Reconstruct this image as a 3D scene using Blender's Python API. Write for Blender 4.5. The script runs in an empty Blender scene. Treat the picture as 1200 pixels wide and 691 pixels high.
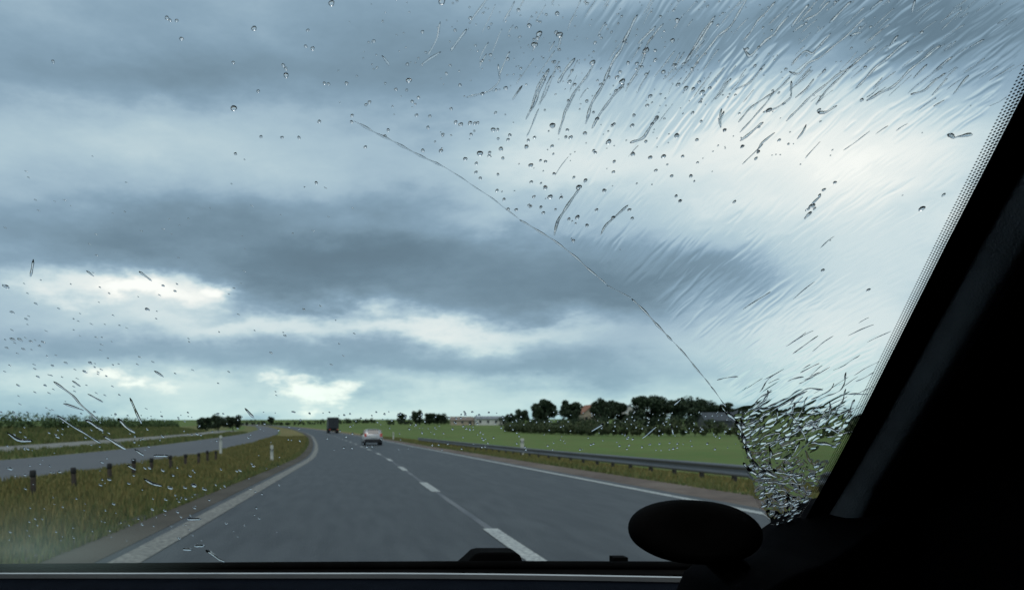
import bpy, bmesh, math, random
import numpy as np
from mathutils import Vector, Matrix

random.seed(7); RNG = np.random.default_rng(7)
scene = bpy.context.scene
COL = scene.collection
R = math.radians

# ------------------------------------------------------------------ camera
CAMH = 1.16                                    # eye height of the passenger above the road
F, CX, CY = 900.0, 415.0, 509.0                # sight-line scale: tan = (x-CX)/F, (CY-y)/F
cd = bpy.data.cameras.new('camera'); cam = bpy.data.objects.new('camera', cd); COL.objects.link(cam)
cam.location = (0, 0, CAMH); cam.rotation_euler = (R(90), 0, 0)
cd.sensor_width = 36; cd.lens = 27; cd.shift_x = 0.1542; cd.shift_y = 0.1367
cd.clip_start = 0.02; cd.clip_end = 9000
cd.dof.use_dof = True; cd.dof.focus_distance = 0.66; cd.dof.aperture_fstop = 27 / 1.7
scene.camera = cam

# ------------------------------------------------------------------ world: sky and clouds
SUN_EL, SUN_AZ = R(64), R(205)
world = bpy.data.worlds.new('World'); scene.world = world; world.use_nodes = True
nt = world.node_tree; nt.nodes.clear(); N = nt.nodes; L = nt.links
def nd(t, **k):
    n = N.new(t)
    for a, b in k.items(): setattr(n, a, b)
    return n
def mth(op, a, b=None, c=None, clamp=False):
    n = N.new('ShaderNodeMath'); n.operation = op; n.use_clamp = clamp
    for i, v in enumerate((a, b, c)):
        if v is None: continue
        if isinstance(v, (int, float)): n.inputs[i].default_value = v
        else: L.new(v, n.inputs[i])
    return n.outputs[0]
tc = nd('ShaderNodeTexCoord'); sep = nd('ShaderNodeSeparateXYZ'); L.new(tc.outputs['Generated'], sep.inputs[0])
X, Y, Z = sep.outputs
ym = mth('MAXIMUM', Y, 0.06)
u0 = mth('DIVIDE', X, ym); v0 = mth('DIVIDE', Z, ym)
# cloud turbulence in direction space, stretched along the horizon
mp = nd('ShaderNodeMapping'); mp.inputs['Scale'].default_value = (1, 1, 2.6); L.new(tc.outputs['Generated'], mp.inputs[0])
def noise(scale, detail, rough=0.5, off=0.0):
    m2 = nd('ShaderNodeMapping'); m2.inputs['Location'].default_value = (off, off * .7, off * .3); L.new(mp.outputs[0], m2.inputs[0])
    n = nd('ShaderNodeTexNoise'); n.inputs['Scale'].default_value = scale; n.inputs['Detail'].default_value = detail
    n.inputs['Roughness'].default_value = rough; L.new(m2.outputs[0], n.inputs['Vector']); return n.outputs[0]
n1 = noise(6.0, 6, .62, 1.3); n2 = noise(6.0, 6, .62, 7.9); n3 = noise(3.5, 7, .62, 4.4)
u = mth('ADD', u0, mth('MULTIPLY', mth('SUBTRACT', n1, .5), .26))
v = mth('ADD', v0, mth('MULTIPLY', mth('SUBTRACT', n2, .5), .12))
val = mth('ADD', 0.46, mth('MULTIPLY', mth('SUBTRACT', n3, .5), .42))
def vm(op, a, b=None, c=None):
    n = N.new('ShaderNodeVectorMath'); n.operation = op
    for i_, v_ in enumerate((a, b, c)):
        if v_ is None: continue
        if isinstance(v_, tuple): n.inputs[i_].default_value = v_
        else: L.new(v_, n.inputs[i_])
    return n
cmb = nd('ShaderNodeCombineXYZ'); L.new(u, cmb.inputs[0]); L.new(v, cmb.inputs[1]); UV = cmb.outputs[0]
def blob(px, py, rx, ry, amp, hard=1.0):
    """one bank of cloud, darker or lighter than the deck"""
    global val
    q = vm('MULTIPLY_ADD', UV, (F / rx, F / ry, 0), (-(px - CX) / rx, -(CY - py) / ry, 0)).outputs[0]
    r2 = vm('DOT_PRODUCT', q, q).outputs['Value']
    if hard != 1.0: r2 = mth('POWER', r2, hard)
    val = mth('MULTIPLY_ADD', mth('POWER', 0.367879, r2), amp, val)
BLOBS = [
 (150, 85, 230, 36, -.18), (40, 20, 140, 50, -.04), (470, 60, 160, 60, -.10), (800, 45, 260, 48, -.25), (1090, 28, 200, 46, -.27),
 (520, 120, 110, 50, -.05), (180, 165, 320, 48, .13), (640, 195, 150, 60, .26), (1000, 195, 215, 105, .46), (880, 130, 60, 45, .10),
 (250, 268, 330, 34, -.22), (100, 285, 200, 24, -.06), (560, 320, 350, 46, -.24, 2.2), (830, 345, 150, 34, -.12, 1.8), (360, 320, 110, 34, -.08, 1.5),
 (205, 336, 78, 22, .44, 1.8), (248, 331, 22, 12, .22, 1.5), (95, 330, 80, 22, .36, 1.4), (330, 378, 200, 18, .27, 1.4), (560, 388, 140, 15, .28, 1.4), (120, 365, 170, 24, .12),
 (120, 412, 260, 20, -.05), (520, 430, 330, 18, -.12), (120, 454, 270, 28, .28), (345, 459, 32, 16, .33, 2.2), (150, 453, 16, 7, .22, 1.5), (190, 457, 14, 6, .14, 1.5),
 (330, 486, 200, 13, .16), (650, 472, 330, 24, .24), (1010, 400, 180, 90, .30), (740, 415, 150, 22, .08),
]
for b in BLOBS: blob(*b)
ramp = nd('ShaderNodeValToRGB'); L.new(val, ramp.inputs[0])
cr = ramp.color_ramp; cr.interpolation = 'CARDINAL'
stops = [(0.0, (.100, .150, .190)), (.22, (.152, .228, .290)), (.45, (.280, .390, .480)), (.68, (.50, .605, .645)), (.9, (.79, .81, .785)), (1.0, (.92, .92, .88))]
cr.elements[0].position = stops[0][0]; cr.elements[0].color = (*stops[0][1], 1)
cr.elements[1].position = stops[-1][0]; cr.elements[1].color = (*stops[-1][1], 1)
for p, c in stops[1:-1]:
    e = cr.elements.new(p); e.color = (*c, 1)
gain = nd('ShaderNodeMixRGB', blend_type='MULTIPLY'); gain.inputs[0].default_value = 1; gain.inputs[2].default_value = (10.5, 10.5, 10.3, 1)
low = nd('ShaderNodeMapRange'); low.inputs[1].default_value = .02; low.inputs[2].default_value = .13; low.inputs[3].default_value = 1; low.inputs[4].default_value = 0; L.new(v0, low.inputs[0])
tint = nd('ShaderNodeMixRGB', blend_type='MULTIPLY'); L.new(low.outputs[0], tint.inputs[0]); L.new(ramp.outputs[0], tint.inputs[1]); tint.inputs[2].default_value = (.90, 1.04, 1.01, 1)   # clear turquoise air low down
L.new(tint.outputs[0], gain.inputs[1])
sky = nd('ShaderNodeTexSky', sky_type='NISHITA'); sky.sun_disc = False; sky.sun_elevation = SUN_EL; sky.sun_rotation = SUN_AZ
sky.altitude = 60; sky.dust_density = 2.0
mix = nd('ShaderNodeMixRGB'); mix.inputs[0].default_value = .93; L.new(sky.outputs[0], mix.inputs[1]); L.new(gain.outputs[0], mix.inputs[2])
bg = nd('ShaderNodeBackground'); bg.inputs['Strength'].default_value = 0.1; L.new(mix.outputs[0], bg.inputs[0])
out = nd('ShaderNodeOutputWorld'); L.new(bg.outputs[0], out.inputs[0])

# ------------------------------------------------------------------ sun, exposure
sd = bpy.data.lights.new('sun', 'SUN'); so = bpy.data.objects.new('sun', sd); COL.objects.link(so)
sd.energy = 1.4; sd.angle = R(40); sd.color = (1, .96, .9)
sdir = Vector((math.sin(SUN_AZ) * math.cos(SUN_EL), math.cos(SUN_AZ) * math.cos(SUN_EL), math.sin(SUN_EL)))
so.rotation_euler = (-sdir).to_track_quat('-Z', 'Y').to_euler(); so.location = (0, 0, 40)
vs = scene.view_settings; vs.view_transform = 'Standard'; vs.look = 'None'; vs.exposure = 0.15; vs.gamma = 1; vs.use_curve_mapping = False
scene.cycles.use_denoising = True
scene.cycles.max_bounces = 14; scene.cycles.transmission_bounces = 12; scene.cycles.transparent_max_bounces = 24
scene.cycles.diffuse_bounces = 3; scene.cycles.glossy_bounces = 3
scene.cycles.caustics_refractive = True; scene.cycles.caustics_reflective = False

# ------------------------------------------------------------------ materials
MATS = {}
def mat(name, color, rough=.8, spec=.3, metal=0.0, var=None, scale=4.0, detail=6, bump=0.0, bscale=None, emis=None, stretch=None, coat=0):
    """principled; var = second colour reached through noise"""
    m = bpy.data.materials.new(name); m.use_nodes = True; t = m.node_tree
    p = t.nodes['Principled BSDF']; p.inputs['Roughness'].default_value = rough; p.inputs['Metallic'].default_value = metal
    p.inputs['Specular IOR Level'].default_value = spec; p.inputs['Base Color'].default_value = (*color, 1)
    if coat: p.inputs['Coat Weight'].default_value = coat; p.inputs['Coat Roughness'].default_value = .08
    co = t.nodes.new('ShaderNodeTexCoord'); src = co.outputs['Object']
    if stretch:
        mm = t.nodes.new('ShaderNodeMapping'); mm.inputs['Scale'].default_value = stretch; t.links.new(src, mm.inputs[0]); src = mm.outputs[0]
    if var:
        cols = var if isinstance(var, list) else [var]
        prev = None
        for i, c in enumerate(cols):
            n = t.nodes.new('ShaderNodeTexNoise'); n.inputs['Scale'].default_value = scale * (1, .17, 5.3)[i % 3]; n.inputs['Detail'].default_value = detail
            mm = t.nodes.new('ShaderNodeMapping'); mm.inputs['Location'].default_value = (i * 13.7, i * 5.1, 0); t.links.new(src, mm.inputs[0]); t.links.new(mm.outputs[0], n.inputs['Vector'])
            r = t.nodes.new('ShaderNodeMapRange'); r.inputs[1].default_value = .38; r.inputs[2].default_value = .64; t.links.new(n.outputs[0], r.inputs[0])
            x = t.nodes.new('ShaderNodeMixRGB'); t.links.new(r.outputs[0], x.inputs[0]); x.inputs[2].default_value = (*c, 1)
            if prev is None: x.inputs[1].default_value = (*color, 1)
            else: t.links.new(prev, x.inputs[1])
            prev = x.outputs[0]
        t.links.new(prev, p.inputs['Base Color'])
    if bump:
        n = t.nodes.new('ShaderNodeTexNoise'); n.inputs['Scale'].default_value = bscale or scale * 4; n.inputs['Detail'].default_value = 5; t.links.new(src, n.inputs['Vector'])
        b = t.nodes.new('ShaderNodeBump'); b.inputs['Strength'].default_value = bump; b.inputs['Distance'].default_value = .02
        t.links.new(n.outputs[0], b.inputs['Height']); t.links.new(b.outputs[0], p.inputs['Normal'])
    if emis: p.inputs['Emission Color'].default_value = (*emis[0], 1); p.inputs['Emission Strength'].default_value = emis[1]
    MATS[name] = m; return m

mat('asphalt', (.037, .042, .046), .62, .32, var=[(.054, .060, .064), (.044, .049, .053), (.030, .034, .038)], scale=.95, bump=.5, bscale=60, stretch=(1, .14, 1))
mat('asphalt_old', (.070, .073, .078), .7, .35, var=[(.084, .086, .088), (.06, .063, .068)], scale=1.2, bump=.3, bscale=50, stretch=(1, .15, 1))
mat('seam', (.12, .128, .135), .7, .3, var=(.072, .08, .09), scale=2.5, stretch=(1, .2, 1))
mat('paint', (.46, .48, .45), .6, .35, var=[(.30, .31, .30), (.40, .41, .38), (.16, .17, .17)], scale=4, detail=9)
mat('paint_old', (.25, .25, .22), .8, .2, var=[(.15, .15, .135), (.21, .21, .19), (.10, .10, .095)], scale=3, detail=8)
mat('gravel', (.125, .100, .085), .95, .1, var=[(.085, .070, .062), (.15, .125, .105)], scale=3, bump=.8, bscale=40)
mat('soil', (.070, .062, .052), .95, .1, var=[(.052, .050, .042), (.085, .078, .066)], scale=3, bump=.6, bscale=30)
mat('terrain', (.085, .145, .036), .95, .08, var=[(.115, .165, .05), (.058, .108, .028), (.105, .125, .042)], scale=.11, bump=.6, bscale=3)
mat('median_ground', (.14, .125, .052), .95, .08, var=[(.10, .11, .04), (.17, .14, .06)], scale=.8, bump=.9, bscale=14)
mat('straw_ground', (.16, .135, .062), .95, .08, var=[(.14, .13, .05), (.23, .19, .09)], scale=.9, bump=.8, bscale=9)
mat('track', (.20, .20, .185), .9, .1, var=(.15, .15, .13), scale=.6)
mat('bank_grass', (.11, .12, .045), .95, .08, var=[(.08, .105, .034), (.14, .13, .055)], scale=.35, bump=.8, bscale=5)
def leaf_mat(name, cols):
    m = bpy.data.materials.new(name); m.use_nodes = True; t = m.node_tree; p = t.nodes['Principled BSDF']
    p.inputs['Roughness'].default_value = .7; p.inputs['Specular IOR Level'].default_value = .2
    g = t.nodes.new('ShaderNodeNewGeometry'); r = t.nodes.new('ShaderNodeValToRGB'); t.links.new(g.outputs['Random Per Island'], r.inputs[0])
    e = r.color_ramp.elements
    for i, c in enumerate(cols):
        q = e[i] if i < 2 else e.new(.5)
        q.color = (*c, 1)
    for i, q in enumerate(e): q.position = i / (len(cols) - 1)
    t.links.new(r.outputs[0], p.inputs['Base Color']); MATS[name] = m
leaf_mat('grass_dry', [(.10, .118, .036), (.23, .185, .068), (.155, .142, .048)])
leaf_mat('grass_green', [(.065, .11, .030), (.12, .15, .046), (.16, .15, .06)])
leaf_mat('leaf_dark', [(.020, .034, .020), (.042, .062, .030), (.030, .048, .025)])
leaf_mat('leaf_hedge', [(.05, .085, .034), (.10, .14, .05), (.07, .11, .04)])
leaf_mat('leaf_scrub', [(.035, .055, .026), (.075, .090, .040), (.055, .072, .032)])
mat('bark', (.07, .055, .042), .9, .1, var=(.04, .033, .027), scale=3, bump=.6)
mat('galvanised', (.105, .118, .13), .6, .4, .2, var=[(.07, .08, .09), (.14, .15, .16)], scale=1.5, stretch=(1, .2, 1))
mat('galv_post', (.05, .05, .05), .7, .3, .1, var=(.035, .035, .035), scale=3)
mat('wood_post', (.050, .042, .035), .9, .1, var=(.030, .026, .022), scale=8, bump=.5)
mat('wood_cap', (.020, .020, .020), .8, .2, var=(.03, .03, .03), scale=9)
mat('white_plastic', (.55, .56, .50), .55, .4, var=(.42, .43, .38), scale=6)
mat('black_plastic', (.02, .02, .022), .6, .3, var=(.028, .028, .03), scale=8)
mat('reflector_red', (.45, .03, .02), .3, .5, var=(.38, .025, .02), scale=10)
mat('wall_white', (.60, .59, .55), .85, .2, var=(.50, .49, .45), scale=.6)
mat('wall_beige', (.42, .34, .26), .85, .2, var=(.35, .29, .22), scale=.6)
mat('wall_dark', (.10, .105, .10), .85, .2, var=(.075, .08, .08), scale=.6)
mat('roof_red', (.26, .13, .085), .85, .2, var=(.20, .105, .075), scale=1.2)
mat('roof_brown', (.20, .165, .135), .85, .2, var=(.16, .135, .115), scale=1.2)
mat('roof_grey', (.20, .22, .23), .8, .25, var=(.15, .165, .18), scale=.8)
mat('roof_dark', (.065, .075, .085), .85, .2, var=(.05, .058, .066), scale=.8)
mat('window_dark', (.03, .035, .04), .12, .5, var=(.04, .045, .05), scale=1)
mat('car_silver', (.43, .43, .43), .35, .5, .3, var=(.39, .39, .39), scale=.5, coat=.4)
mat('car_glass', (.02, .024, .028), .08, .6, var=(.028, .03, .034), scale=1)
mat('tail_red', (.42, .05, .035), .25, .5, var=(.34, .04, .03), scale=6, emis=((1, .16, .1), .08))
mat('tyre', (.018, .018, .018), .85, .2, var=(.026, .026, .026), scale=10)
mat('rim', (.35, .36, .37), .35, .5, .7, var=(.28, .28, .29), scale=5)
mat('plate_white', (.62, .62, .58), .5, .4, var=(.55, .55, .5), scale=8)
mat('lorry_dark', (.016, .022, .028), .55, .4, var=(.010, .014, .02), scale=1.4)
mat('lorry_frame', (.026, .03, .034), .6, .4, var=(.016, .02, .024), scale=3)
# cabin
mat('cabin_black', (.0015, .0015, .002), .9, .02, var=(.002, .002, .0025), scale=20, bump=.1, bscale=400)
mat('trim_sheen_grey', (.20, .22, .235), .75, .2, var=(.17, .185, .2), scale=30, bump=.25, bscale=500)  # sheen on the pillar trim, put into the base colour
mat('dash_top', (.0025, .0038, .0070), .9, .03, var=(.0015, .0025, .005), scale=25, bump=.3, bscale=500)
mat('edge_highlight', (.37, .39, .39), .35, .5, var=(.32, .34, .35), scale=10)  # pale colour stands for the highlight along the dashboard edge
mat('rubber', (.002, .002, .002), .9, .02, var=(.0045, .0045, .0045), scale=12)
mat('frit', (.008, .008, .008), .7, .1, var=(.011, .011, .011), scale=20)
mat('bonnet_paint', (.03, .035, .05), .3, .5, .3, var=(.026, .03, .044), scale=2, coat=.5)
m = bpy.data.materials.new('glass_pane'); m.use_nodes = True; t = m.node_tree; t.nodes.clear()
o_ = t.nodes.new('ShaderNodeOutputMaterial'); tr = t.nodes.new('ShaderNodeBsdfTransparent'); tr.inputs[0].default_value = (.982, .993, .997, 1)
t.links.new(tr.outputs[0], o_.inputs[0])
MATS['glass_pane'] = m
m = bpy.data.materials.new('water'); m.use_nodes = True; t = m.node_tree; t.nodes.clear()
o_ = t.nodes.new('ShaderNodeOutputMaterial'); g = t.nodes.new('ShaderNodeBsdfGlass'); g.inputs['IOR'].default_value = 1.333; g.inputs['Roughness'].default_value = 0.0
g.inputs['Color'].default_value = (1, 1, 1, 1); t.links.new(g.outputs[0], o_.inputs[0]); MATS['water'] = m
m = bpy.data.materials.new('water_sheet'); m.use_nodes = True; t = m.node_tree; t.nodes.clear()
o_ = t.nodes.new('ShaderNodeOutputMaterial'); g = t.nodes.new('ShaderNodeBsdfRefraction'); g.inputs['IOR'].default_value = 1.333; g.inputs['Roughness'].default_value = 0.0
t.links.new(g.outputs[0], o_.inputs[0]); MATS['water_sheet'] = m   # wets the glass: no gap of air, so hardly any reflection of its own

# ------------------------------------------------------------------ mesh helpers
def tag(o, label=None, cat=None, group=None, kind=None):
    if label: o['label'] = label
    if cat: o['category'] = cat
    if group: o['group'] = group
    if kind: o['kind'] = kind
    return o
def empty(name, loc=(0, 0, 0), rz=0.0):
    o = bpy.data.objects.new(name, None); COL.objects.link(o); o.location = loc; o.rotation_euler = (0, 0, rz); o.empty_display_size = .2
    return o
def link(name, me, parent=None):
    o = bpy.data.objects.new(name, me); COL.objects.link(o)
    if parent is not None: o.parent = parent
    return o
class MB:
    def __init__(s): s.v = []; s.f = []
    def add(s, vs, fs):
        n = len(s.v); s.v += [tuple(p) for p in vs]; s.f += [tuple(i + n for i in f) for f in fs]; return s
    def box(s, c, d, rz=0.0):
        x, y, z = (k / 2 for k in d); ca, sa = math.cos(rz), math.sin(rz)
        vs = [(c[0] + a * ca - b * sa, c[1] + a * sa + b * ca, c[2] + e) for e in (-z, z) for a, b in ((-x, -y), (x, -y), (x, y), (-x, y))]
        return s.add(vs, [(3, 2, 1, 0), (4, 5, 6, 7), (0, 1, 5, 4), (1, 2, 6, 5), (2, 3, 7, 6), (3, 0, 4, 7)])
    def prism(s, pts, y0, y1, axis='Y'):
        n = len(pts)
        def P(a, b, t): return (a, t, b) if axis == 'Y' else ((t, a, b) if axis == 'X' else (a, b, t))
        vs = [P(a, b, y0) for a, b in pts] + [P(a, b, y1) for a, b in pts]
        return s.add(vs, [tuple(range(n))[::-1], tuple(range(n, 2 * n))] + [(i, (i + 1) % n, n + (i + 1) % n, n + i) for i in range(n)])
    def loft(s, rings, caps=True, closed=True):
        n = len(rings[0]); vs = [p for r in rings for p in r]; fs = []
        for k in range(len(rings) - 1):
            for i in range(n if closed else n - 1):
                fs.append((k * n + i, k * n + (i + 1) % n, (k + 1) * n + (i + 1) % n, (k + 1) * n + i))
        if caps: fs += [tuple(range(n))[::-1], tuple((len(rings) - 1) * n + i for i in range(n))]
        return s.add(vs, fs)
    def tube(s, pts, rad, seg=8):
        rings = []
        for i, p in enumerate(pts):
            p = Vector(p); a = Vector(pts[max(i - 1, 0)]); b = Vector(pts[min(i + 1, len(pts) - 1)]); d = (b - a).normalized()
            q = d.orthogonal().normalized() if abs(d.z) > .9 else d.cross(Vector((0, 0, 1))).normalized(); w = d.cross(q)
            r = rad[i] if isinstance(rad, (list, tuple)) else rad
            rings.append([p + (q * math.cos(2 * math.pi * k / seg) + w * math.sin(2 * math.pi * k / seg)) * r for k in range(seg)])
        return s.loft(rings)
    def mesh(s, name, m, smooth=False, bevel=0.0):
        me = bpy.data.meshes.new(name); me.from_pydata(s.v, [], s.f)
        bm = bmesh.new(); bm.from_mesh(me); bmesh.ops.recalc_face_normals(bm, faces=bm.faces)
        if bevel: bmesh.ops.bevel(bm, geom=list(bm.edges), offset=bevel, segments=2, affect='EDGES', profile=.6)
        bm.to_mesh(me); bm.free()
        if smooth: me.polygons.foreach_set('use_smooth', [True] * len(me.polygons))
        me.materials.append(MATS[m]); return me
    def build(s, name, m, parent=None, smooth=False, bevel=0.0): return link(name, s.mesh(name, m, smooth, bevel), parent)
def np_mesh(name, verts, faces, m, smooth=False):
    me = bpy.data.meshes.new(name); verts = np.asarray(verts, np.float32); faces = np.asarray(faces, np.int32); k = faces.shape[1]
    me.vertices.add(len(verts)); me.vertices.foreach_set('co', verts.ravel())
    me.loops.add(faces.size); me.loops.foreach_set('vertex_index', faces.ravel())
    me.polygons.add(len(faces)); me.polygons.foreach_set('loop_start', np.arange(0, faces.size, k, dtype=np.int32))
    me.polygons.foreach_set('use_smooth', np.full(len(faces), smooth)); me.update(calc_edges=True); me.validate()
    me.materials.append(MATS[m]); return me
def copy_tree(o, parent=None):
    c = o.copy(); COL.objects.link(c); c.parent = parent
    for ch in list(o.children): copy_tree(ch, c)
    return c

# ------------------------------------------------------------------ the lie of the land
_D = np.arange(-60, 3001, 1.0)
def _curve(pts, w=25):
    y = np.interp(_D, [p[0] for p in pts], [p[1] for p in pts])
    k = np.hanning(w + 2)[1:-1]; k /= k.sum()
    return np.convolve(np.pad(y, w // 2, mode='edge'), k, 'valid')
_OFF = _curve([(-60, 0), (38, 0), (51, -.45), (68, -1.25), (86, -2.25), (130, -5.0), (180, -9), (300, -21), (500, -48), (800, -110), (1300, -260), (3000, -900)], 21)
_PRO = _curve([(-60, 0), (38, 0), (65, .20), (120, .85), (180, 1.56), (300, 3.35), (500, 6.8), (900, 14.6), (1600, 29), (3000, 56)], 21)
def off(d): return np.interp(d, _D, _OFF)
def pro(d): return np.interp(d, _D, _PRO)
_S = [-900, -120, -44, -38, -31, -29, -22, -16.6, -16.3, -8.7, -8.3, -7, -5.0, -3.2, -2.75, -2.6, 6.2, 6.45, 7.7, 8.4, 10, 14, 22, 60, 150, 900]
_Z = [1.5, 1.3, 1.25, 1.1, .02, -.05, -.05, -.04, -.06, -.06, -.01, -.10, -.12, -.02, -.05, -.06, -.06, -.06, -.02, 0, -.16, -.45, -.35, .15, .6, 2]
def xsec(s): return np.interp(s, _S, _Z)
def gz(x, d):
    """ground height under a point"""
    s = x - off(d); lump = .25 * np.sin(x * .021 + 1.3) * np.sin(d * .017) * np.clip((np.abs(s) - 30) / 60, 0, 1)
    rise = np.clip((s - 30) / 60, 0, 1) * np.clip((d - 220) / 300, 0, 3) * 1.2
    return pro(d) + xsec(s) + lump + rise
def P(s, d, z=0.0): return (float(s + off(d)), float(d), float(pro(d) + z))

rows = np.concatenate([np.arange(-40, 60, 2.0), np.arange(60, 200, 5.0), np.arange(200, 600, 20.0), np.arange(600, 2900, 100.0)])
def strip(name, s0, s1, z, m, d0=-40, d1=1500, ns=2, parent=None, kind=None, step=None, zfun=None):
    ds = [d for d in rows if d0 < d < d1]; ds = [d0] + ds + [d1]
    ss = np.linspace(s0, s1, ns); vs = []; fs = []
    for d in ds:
        for s in ss: vs.append(P(s, d, z if zfun is None else zfun(s)))
    for i in range(len(ds) - 1):
        for j in range(ns - 1): a = i * ns + j; fs.append((a, a + 1, a + ns + 1, a + ns))
    return tag(link(name, np_mesh(name, vs, fs, m, True), parent), kind=kind)

# terrain sheet
ss = np.unique(np.concatenate([_S, np.linspace(-900, 900, 61), np.linspace(-60, 60, 49)]))
gs, gd = np.meshgrid(ss, rows); gx = gs + off(gd); zz = gz(gx, gd)
vs_ = np.stack([gx, gd, zz], -1).reshape(-1, 3); n = len(ss)
idx = np.arange(len(rows) * n).reshape(len(rows), n)
fs_ = np.stack([idx[:-1, :-1], idx[:-1, 1:], idx[1:, 1:], idx[1:, :-1]], -1).reshape(-1, 4)
tag(link('ground', np_mesh('ground', vs_, fs_, 'terrain', True)), kind='structure')
# far country: rolling land reaching the horizon
def far_land():
    ds = np.linspace(2700, 6500, 12); xs = np.linspace(-6500, 6500, 60); A, B = np.meshgrid(xs, ds)
    h = 48 + (B - 2700) * .0172 + 3.0 * np.sin(A * .0011 + 1) + 2 * np.sin(A * .0031)
    v_ = np.stack([A, B, h], -1).reshape(-1, 3); i_ = np.arange(v_.shape[0]).reshape(len(ds), len(xs))
    f_ = np.stack([i_[:-1, :-1], i_[:-1, 1:], i_[1:, 1:], i_[1:, :-1]], -1).reshape(-1, 4)
    tag(link('hills', np_mesh('hills', v_, f_, 'terrain', True)), kind='structure')
far_land()

def near_z(extra): return lambda s: float(xsec(s)) + extra
strip('median_strip', -8.5, -3.0, 0, 'median_ground', ns=12, kind='structure', zfun=near_z(.012))

road = strip('road', -2.75, 6.45, 0.0, 'asphalt', ns=6, kind='structure')
far_road = strip('far_carriageway', -16.3, -8.7, 0.0, 'asphalt_old', ns=4, kind='structure')
strip('verge_strip', -22, -16.5, 0, 'bank_grass', ns=5, kind='structure', zfun=near_z(.012))
strip('service_track', -29, -22, 0, 'track', ns=3, kind='structure', zfun=near_z(.02), d1=260)
strip('bank', -44, -29.2, 0, 'bank_grass', ns=12, kind='structure', zfun=near_z(.02), d1=420)
strip('gravel_shoulder', 6.40, 7.75, 0, 'gravel', ns=5, kind='structure', zfun=near_z(.028))
strip('verge_strip', 7.7, 13, 0, 'straw_ground', ns=9, kind='structure', zfun=near_z(.012), d1=500)
strip('soil_margin', -3.1, -2.36, .004, 'soil', kind='structure', d1=400, ns=3)
# painted lines are pieces of the road
strip('edge_line', -2.23, -1.94, .006, 'paint_old', parent=road, d1=700)
strip('edge_line', 5.94, 6.14, .006, 'paint', parent=road, d1=700)
strip('joint_line', 1.63, 1.73, .003, 'seam', parent=road, d1=160)
for k in range(-1, 22):
    a = 6.4 + 9.3 * k; strip('lane_dash', 1.585, 1.775, .0075, 'paint', d0=a, d1=a + 3.1, parent=road)

# ------------------------------------------------------------------ grass
def blades(name, n, sfun, drange, h, m, label, wmul=1.0, lean=.35, pw=2.0):
    d = drange[0] + (drange[1] - drange[0]) * RNG.random(n) ** pw; s = sfun(n)
    x = s + off(d); z = pro(d) + xsec(s) + .0
    hh = h * (.45 + .8 * RNG.random(n)) * (1 + .35 * np.sin(x * 1.7 + d * .9) * np.sin(d * .61 + 2)); w = (.006 + .0011 * d) * wmul * (.6 + .8 * RNG.random(n))
    a = RNG.random(n) * 6.283; ca, sa = np.cos(a), np.sin(a); la = RNG.random(n) * 6.283; ll = hh * lean * RNG.random(n)
    b0 = np.stack([x - ca * w, d - sa * w, z], -1); b1 = np.stack([x + ca * w, d + sa * w, z], -1)
    t_ = np.stack([x + np.cos(la) * ll, d + np.sin(la) * ll, z + hh], -1)
    v_ = np.stack([b0, b1, t_], 1).reshape(-1, 3); f_ = np.arange(3 * n).reshape(n, 3)
    tag(link(name, np_mesh(name, v_, f_, m)), label, 'grass', kind='stuff')
def uni(a, b): return lambda n: a + (b - a) * RNG.random(n)
def edge(a, b): return lambda n: a + (b - a) * RNG.random(n) ** 2.2
blades('median_grass', 90000, uni(-8.6, -3.1), (4, 130), .17, 'grass_dry', 'tall olive and straw coloured grass on the median between the carriageways')
blades('edge_grass', 22000, edge(-2.85, -4.2), (4, 110), .13, 'grass_green', 'short green grass fringe beside the dirty left edge of the road')
blades('verge_grass', 42000, uni(7.8, 13), (8, 130), .13, 'grass_dry', 'tall straw coloured grass under and behind the crash barrier')
blades('verge_grass', 14000, edge(7.6, 9.0), (8, 110), .12, 'grass_green', 'green grass fringe between gravel shoulder and crash barrier')
blades('bank_grass', 40000, uni(-44, -29.2), (25, 220), .5, 'grass_green', 'rough green grass on the bank below the left hedgerow', pw=1.5)
blades('bank_grass', 16000, uni(-21.8, -16.7), (14, 200), .28, 'grass_green', 'short green grass between far carriageway and pale track', pw=1.5)

# ------------------------------------------------------------------ crash barrier
def guard_rail():
    r = empty('crash_barrier', P(10, 20, -.2)); o = Vector(r.location)
    tag(r, 'grey steel crash barrier on posts along the right verge', 'crash barrier')
    prof = [(0, -.155), (-.045, -.12), (-.045, -.085), (.0, -.03), (.0, .03), (-.045, .085), (-.045, .12), (0, .155), (.012, .155), (.012, .03), (.012, -.03), (.012, -.155)]
    ds = [d for d in rows if 4 <= d <= 90]; m_ = MB(); rings = []
    for d in ds:
        p = Vector(P(10, d, .235)) - o; rings.append([p + Vector((a, 0, b)) for a, b in prof])
    m_.loft(rings); m_.build('rail', 'galvanised', r)
    pm = MB().box((0, 0, -.13), (.10, .12, 1.02)).mesh('post', 'galv_post', bevel=.01)
    sm = MB().box((0, 0, 0), (.10, .10, .2)).mesh('spacer', 'galv_post', bevel=.01)
    for k in range(45):
        d = 5.1 + 1.92 * k; p = Vector(P(10.13, d, 0)) - o
        q = link('post', pm, r); q.location = p
        q = link('spacer', sm, r); q.location = Vector(P(10.06, d, .235)) - o
guard_rail()

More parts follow.
